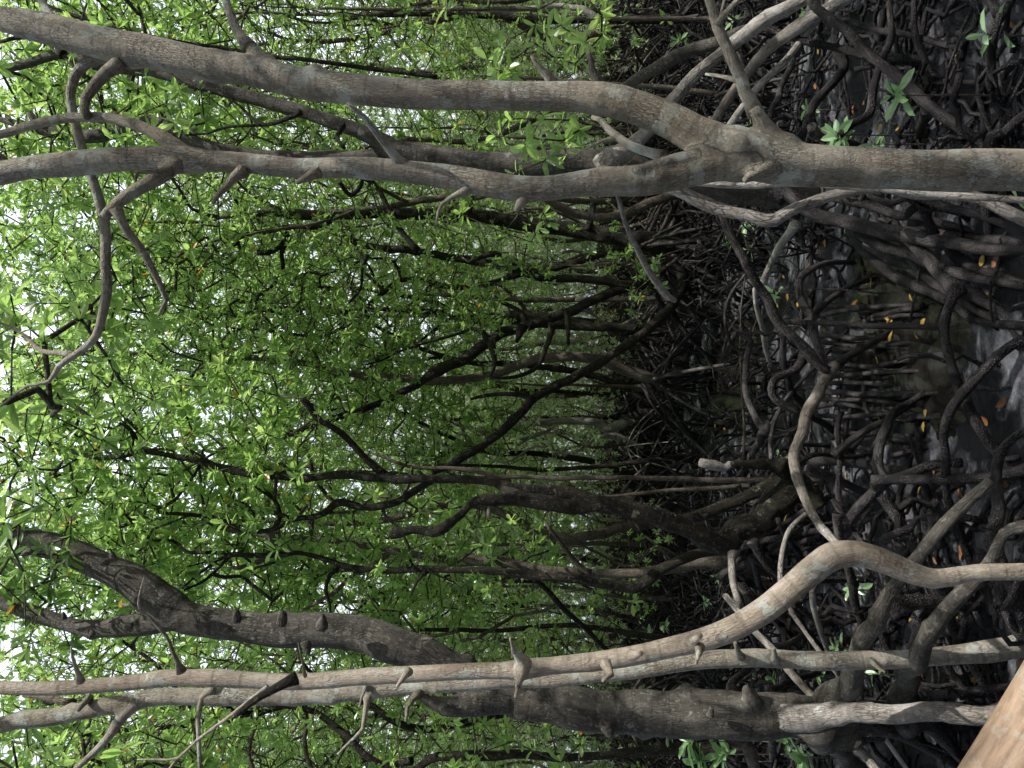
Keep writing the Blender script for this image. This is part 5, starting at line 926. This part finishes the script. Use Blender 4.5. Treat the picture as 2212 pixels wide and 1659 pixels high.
for a in (('tall seedling with bright oval leaves right of the pale forked trunk', 'A', 1480, 490, 2150, .10, 10), ('bright seedling beside a hanging yellow leaf next to the forked trunk', 'A', 1200, 690, 1700, .10, 9), ('small seedling behind a slanting root right of the forked trunk', 'A', 1050, 560, 1300, .08, 6),
          ('broad leaved seedling nearest the upper right corner of the photo', 'A', 1960, 175, 2250, .11, 6), ('dull green seedling half hidden against the forked trunk', 'A', 1390, 735, 1700, .09, 6), ('blue green seedling at the left side of the forked trunk base', 'A', 2110, 1020, 2300, .09, 6),
          ('seedling beside the long slanting lit root, higher one', 'A', 640, 1240, 800, .08, 6), ('seedling beside the long slanting lit root, lower one', 'A', 740, 1270, 900, .08, 6), ('seedling in front of the black shadow behind the forked trunk', 'A', 740, 1140, 900, .08, 6),
          ('grey green seedling under the leafy sprigs at the top edge', 'A', 400, 205, 620, .12, 9), ('second grey green seedling close to the tall grey one at the top edge', 'A', 445, 250, 620, .10, 6), ('small seedling above the lit side branch', 'A', 680, 100, 900, .09, 6), ('seedling between the slanting grey roots', 'A', 1040, 55, 1300, .08, 5), ('tiny seedling in the crook of the lit side branch', 'A', 755, 640, 1000, .07, 6),
          ('pale green seedling on a long stem at the far side of the mud pool', 'B', 860, 350, 1410, .10, 8), ('small bright seedling perched by the low black stump', 'B', 1100, 1220, 1300, .06, 6), ('two-leaf seedling rising beside the stump', 'B', 870, 1180, 1000, .08, 4),
          ('leafy seedling with one yellow leaf framed by the S bend', 'C', 1270, 745, 1560, .06, 12), ('seedling between the S bend and the massive grey trunk', 'C', 1190, 1040, 1400, .08, 5), ('seedling at the foot of the massive grey trunk', 'C', 860, 1200, 1100, .08, 6), ('small seedling under the straight ringed trunk', 'C', 1090, 1190, 1350, .07, 5), ('seedling leaf pair below the straight ringed trunk', 'C', 1390, 1180, 1650, .07, 4),
          ('seedling in the dark hollow beside the crossing stems', 'C', 530, 810, 800, .08, 6), ('bright whitish shoot left of the massive trunk, nearest', 'C', 1030, 1600, 1350, .13, 16), ('whitish shoot left of the massive trunk, upper one', 'C', 930, 1520, 1200, .11, 9), ('pale round-leaved shoot at the left of the grey trunk', 'C', 620, 1590, 1000, .16, 15), ('sunlit shoot beside the grey trunk', 'C', 440, 1530, 1000, .17, 16), ('rounded pale shoot close to the photo edge', 'C', 500, 1620, 1000, .16, 14),
          ('dull shoot higher beside the grey trunk', 'C', 340, 1490, 900, .10, 8), ('small green seedling in the far tangle by the pale tree', 'E', 1580, 965, 1750, .16, 7), ('bright green young plant in the far tangle', 'E', 1500, 1225, 1720, .2, 10), ('lower bright young plant in the far tangle', 'E', 1580, 1275, 1750, .18, 8), ('small plant behind the crossing stems', 'C', 320, 930, 600, .09, 7), ('small plant lower behind the crossing stems', 'C', 600, 680, 800, .09, 7), ('grassy young plant by the far root tangle', 'C', 250, 960, 520, .09, 7)):
    seedling(*a)
# ================================================================== FALLEN LEAVES
def litter_mesh(seed, mat, L_=.082):
    rg = np.random.default_rng(seed); mb = MB(); n = 7; f = np.linspace(0, 1, n); w = np.sin(np.pi * f ** .85) * L_ * .24 + .001
    bend = rg.uniform(-.25, .5); tw = rg.uniform(-.5, .5); V = []
    for j in range(n):
        zc = .004 + bend * L_ * (f[j] - .5) ** 2 + abs(bend) * .0; cu = rg.uniform(.1, .5)
        for s in (-1, -.5, 0, .5, 1): V.append(((f[j] - .5) * L_, s * w[j], zc + abs(s) * w[j] * cu * .8 + s * w[j] * tw * f[j] * .6))
    Q = [[j * 5 + k, j * 5 + k + 1, j * 5 + k + 6, j * 5 + k + 5] for j in range(n - 1) for k in range(4)]
    mb.add(V, [Q]); s0 = len(V)
    me = mb.mesh('fallen_leaf', [MAT[mat]]); return me
LM = {'y': [litter_mesh(i, 'lit_y') for i in range(4)], 'o': [litter_mesh(i + 10, 'lit_o') for i in range(3)], 'b': [litter_mesh(i + 20, 'lit_b') for i in range(3)]}
LB = {'y': 'fallen yellow mangrove leaf lying on the black mud', 'o': 'fallen orange mangrove leaf lying on the mud among roots', 'b': 'fallen brown leaf lying on the mud among roots'}
FL = [('A', 'y', [(1710, 95), (1300, 230), (1140, 265), (875, 195), (940, 250), (1585, 540), (1840, 280), (1430, 655), (1710, 1060), (1995, 1510), (1310, 1340), (1370, 1440), (1480, 1630), (840, 1065), (1440, 405), (1250, 530), (1575, 280), (1280, 708), (1530, 660)]),
      ('A', 'o', [(1350, 525), (1295, 560), (2145, 125), (2140, 220), (2075, 555), (2040, 1330), (1130, 1255), (1740, 535), (1180, 1240), (1840, 50)]), ('A', 'b', [(1690, 640), (1380, 340), (1800, 470), (1980, 380), (2000, 620)]),
      ('B', 'y', [(1310, 200), (1360, 155), (1385, 295), (960, 370), (1015, 405), (910, 410), (1490, 570), (1420, 690), (1520, 770), (1990, 370), (1300, 480), (1650, 500), (1065, 600), (1665, 960), (1655, 1030), (2140, 1080), (1635, 1355), (1270, 1280), (970, 1495), (1140, 1600), (695, 1140), (590, 1025), (590, 905), (815, 820), (505, 700), (1430, 985), (1960, 180), (1600, 180), (1590, 370)]),
      ('B', 'o', [(1130, 105), (940, 265), (1480, 480), (1620, 570), (2035, 180), (1975, 1000), (2070, 910), (1710, 1255), (1870, 1370), (640, 1040), (620, 750), (560, 630), (1110, 755), (1310, 395), (2090, 1320)]),
      ('C', 'y', [(1340, 705), (2030, 1150), (1940, 1215), (1960, 1230), (1300, 1580), (1440, 1000), (1480, 330), (1850, 870), (610, 770), (1600, 900)]), ('C', 'o', [(1495, 960), (845, 1560), (1875, 560), (1130, 1600), (1700, 1350)]), ('C', 'b', [(1500, 700), (1750, 600), (1300, 800), (1650, 1000)])]
rl = np.random.default_rng(3)
def leaf_at(x, y, k):
    o = bpy.data.objects.new('fallen_leaf', LM[k][rl.integers(len(LM[k]))]); COL.objects.link(o); s = rl.uniform(.55, 1.0)
    o.location = (x, y, max(gh(x, y), -.004) + .006); o.rotation_euler = (rl.normal() * .15, rl.normal() * .15, rl.random() * 6.28); o.scale = (s, s, s)
    tag(o, LB[k], 'leaf', {'y': 'fallen yellow leaves', 'o': 'fallen orange leaves', 'b': 'fallen brown leaves'}[k])
for t, k, pts in FL:
    for x, y in pts:
        X, Y = px(t, x, y); q = P(X, Y, gdepth(X)); leaf_at(q[0], q[1], k)
for _ in range(60):
    y = math.sqrt(rl.uniform(9, 60)); leaf_at(rl.uniform(-1, 1) * .5 * y, y, rl.choice(['o', 'b', 'b', 'b', 'b']))
# dead twiggy branch lying across the root tangle
tb = thing('dead_twig', 'bare reddish dead twig with fine side twigs lying across the root tangle', 'twig', tuple(P(*px('B', 740, 900), 6.4)))
for pl in (L('B', (735, 1190, 16), (735, 1000, 14), (728, 900, 12), (720, 780, 11), (716, 640, 10), (718, 500, 9), (722, 400, 7), (740, 270, 5)), L('B', (718, 620, 7), (770, 560, 5), (800, 480, 4)), L('B', (730, 840, 7), (680, 790, 5), (660, 740, 4)), L('B', (718, 500, 6), (680, 440, 4), (670, 390, 3)), L('B', (735, 960, 7), (790, 900, 5), (820, 820, 4)), L('B', (720, 430, 5), (770, 380, 4), (790, 330, 3)), L('B', (735, 1050, 6), (700, 1010, 4), (690, 960, 3))):
    part('twig', tb, 'midbark', pl, 6.3, 6.3, None, sides=6, step=.05, rough=0)

# ================================================================== RAIL
q0 = P(2300, 1452, .9); q1 = P(2167, 1706, .9); v = (q1 - q0) / np.linalg.norm(q1 - q0)
lo_ = q0 - v * ((q0[2] + .1) / v[2]); hi_ = q1 + v * 1.0
mb = MB(); n = 26; f = np.linspace(0, 1, n)[:, None]
pp = lo_ + (hi_ - lo_) * f; tube(mb, pp, np.full(n, .041), sides=26, step=.03, rough=.06, knots=2, seed=77, wob=.15)
tag(link('debarked_pole', mb.mesh('debarked_pole', [MAT['wood']])), 'smooth debarked orange brown wooden pole leaning across the nearest corner', 'pole')

# ================================================================== LIGHT, SKY, CAMERA
az, el = R(120), R(54)      # sun stands to the right and slightly behind the viewer
sd = Vector((math.sin(az) * math.cos(el), math.cos(az) * math.cos(el), math.sin(el)))
lt = bpy.data.lights.new('sun', 'SUN'); lt.energy = 5; lt.angle = R(.53); lt.color = (1, .975, .93)
so = bpy.data.objects.new('sun', lt); COL.objects.link(so); so.rotation_euler = (-sd).to_track_quat('-Z', 'Y').to_euler()
w = bpy.data.worlds.new('World'); SC.world = w; w.use_nodes = True; nt = w.node_tree
bg = nt.nodes['Background']; sk = nt.nodes.new('ShaderNodeTexSky'); sk.sky_type = 'NISHITA'; sk.sun_disc = False
sk.sun_elevation = el; sk.sun_rotation = az; sk.dust_density = 3.0; sk.air_density = 1.0; sk.ozone_density = .6
tcw = nt.nodes.new('ShaderNodeTexCoord'); cn = nt.nodes.new('ShaderNodeTexNoise'); cn.inputs['Scale'].default_value = 3; cn.inputs['Detail'].default_value = 6
nt.links.new(tcw.outputs['Generated'], cn.inputs[0])      # white cloud added over the blue, brightest ahead to backlight the scene
sy = nt.nodes.new('ShaderNodeSeparateXYZ'); nt.links.new(tcw.outputs['Generated'], sy.inputs[0])
cloud_aim = nt.nodes.new('ShaderNodeMapRange'); nt.links.new(sy.outputs[1], cloud_aim.inputs[0]); cloud_aim.inputs[1].default_value = -.08; cloud_aim.inputs[2].default_value = .60; cloud_aim.inputs[3].default_value = .03
cf = math_(nt, 'MULTIPLY', ramp(nt, cn.outputs[0], [(.3, (.7, .7, .7)), (.6, (1, 1, 1))]), cloud_aim.outputs[0])
nt.links.new(mixc(nt, cf, sk.outputs[0], (15.4, 16.6, 18.8)), bg.inputs[0]); bg.inputs[1].default_value = .10
cam = bpy.data.cameras.new('camera'); co = bpy.data.objects.new('camera', cam); COL.objects.link(co); SC.camera = co
cam.sensor_width = 36; cam.lens = 36 * F / 2212; cam.clip_start = .05; cam.clip_end = 600
from mathutils import Matrix
fw = Vector((0, cp, sp)); down = -Vector((0, -sp, cp)); right = Vector((1, 0, 0))
m = Matrix((down, right, -fw)).transposed(); co.matrix_world = Matrix.Translation((0, 0, H)) @ m.to_4x4()
SC.view_settings.view_transform = 'Standard'; SC.view_settings.look = 'None'; SC.view_settings.exposure = 0; SC.view_settings.gamma = 1
SC.render.engine = 'CYCLES'; c = SC.cycles
c.use_adaptive_sampling = True; c.adaptive_threshold = .03; c.adaptive_min_samples = 16
c.max_bounces = 8; c.diffuse_bounces = 5; c.glossy_bounces = 2; c.transmission_bounces = 6; c.transparent_max_bounces = 4; c.sample_clamp_indirect = 6
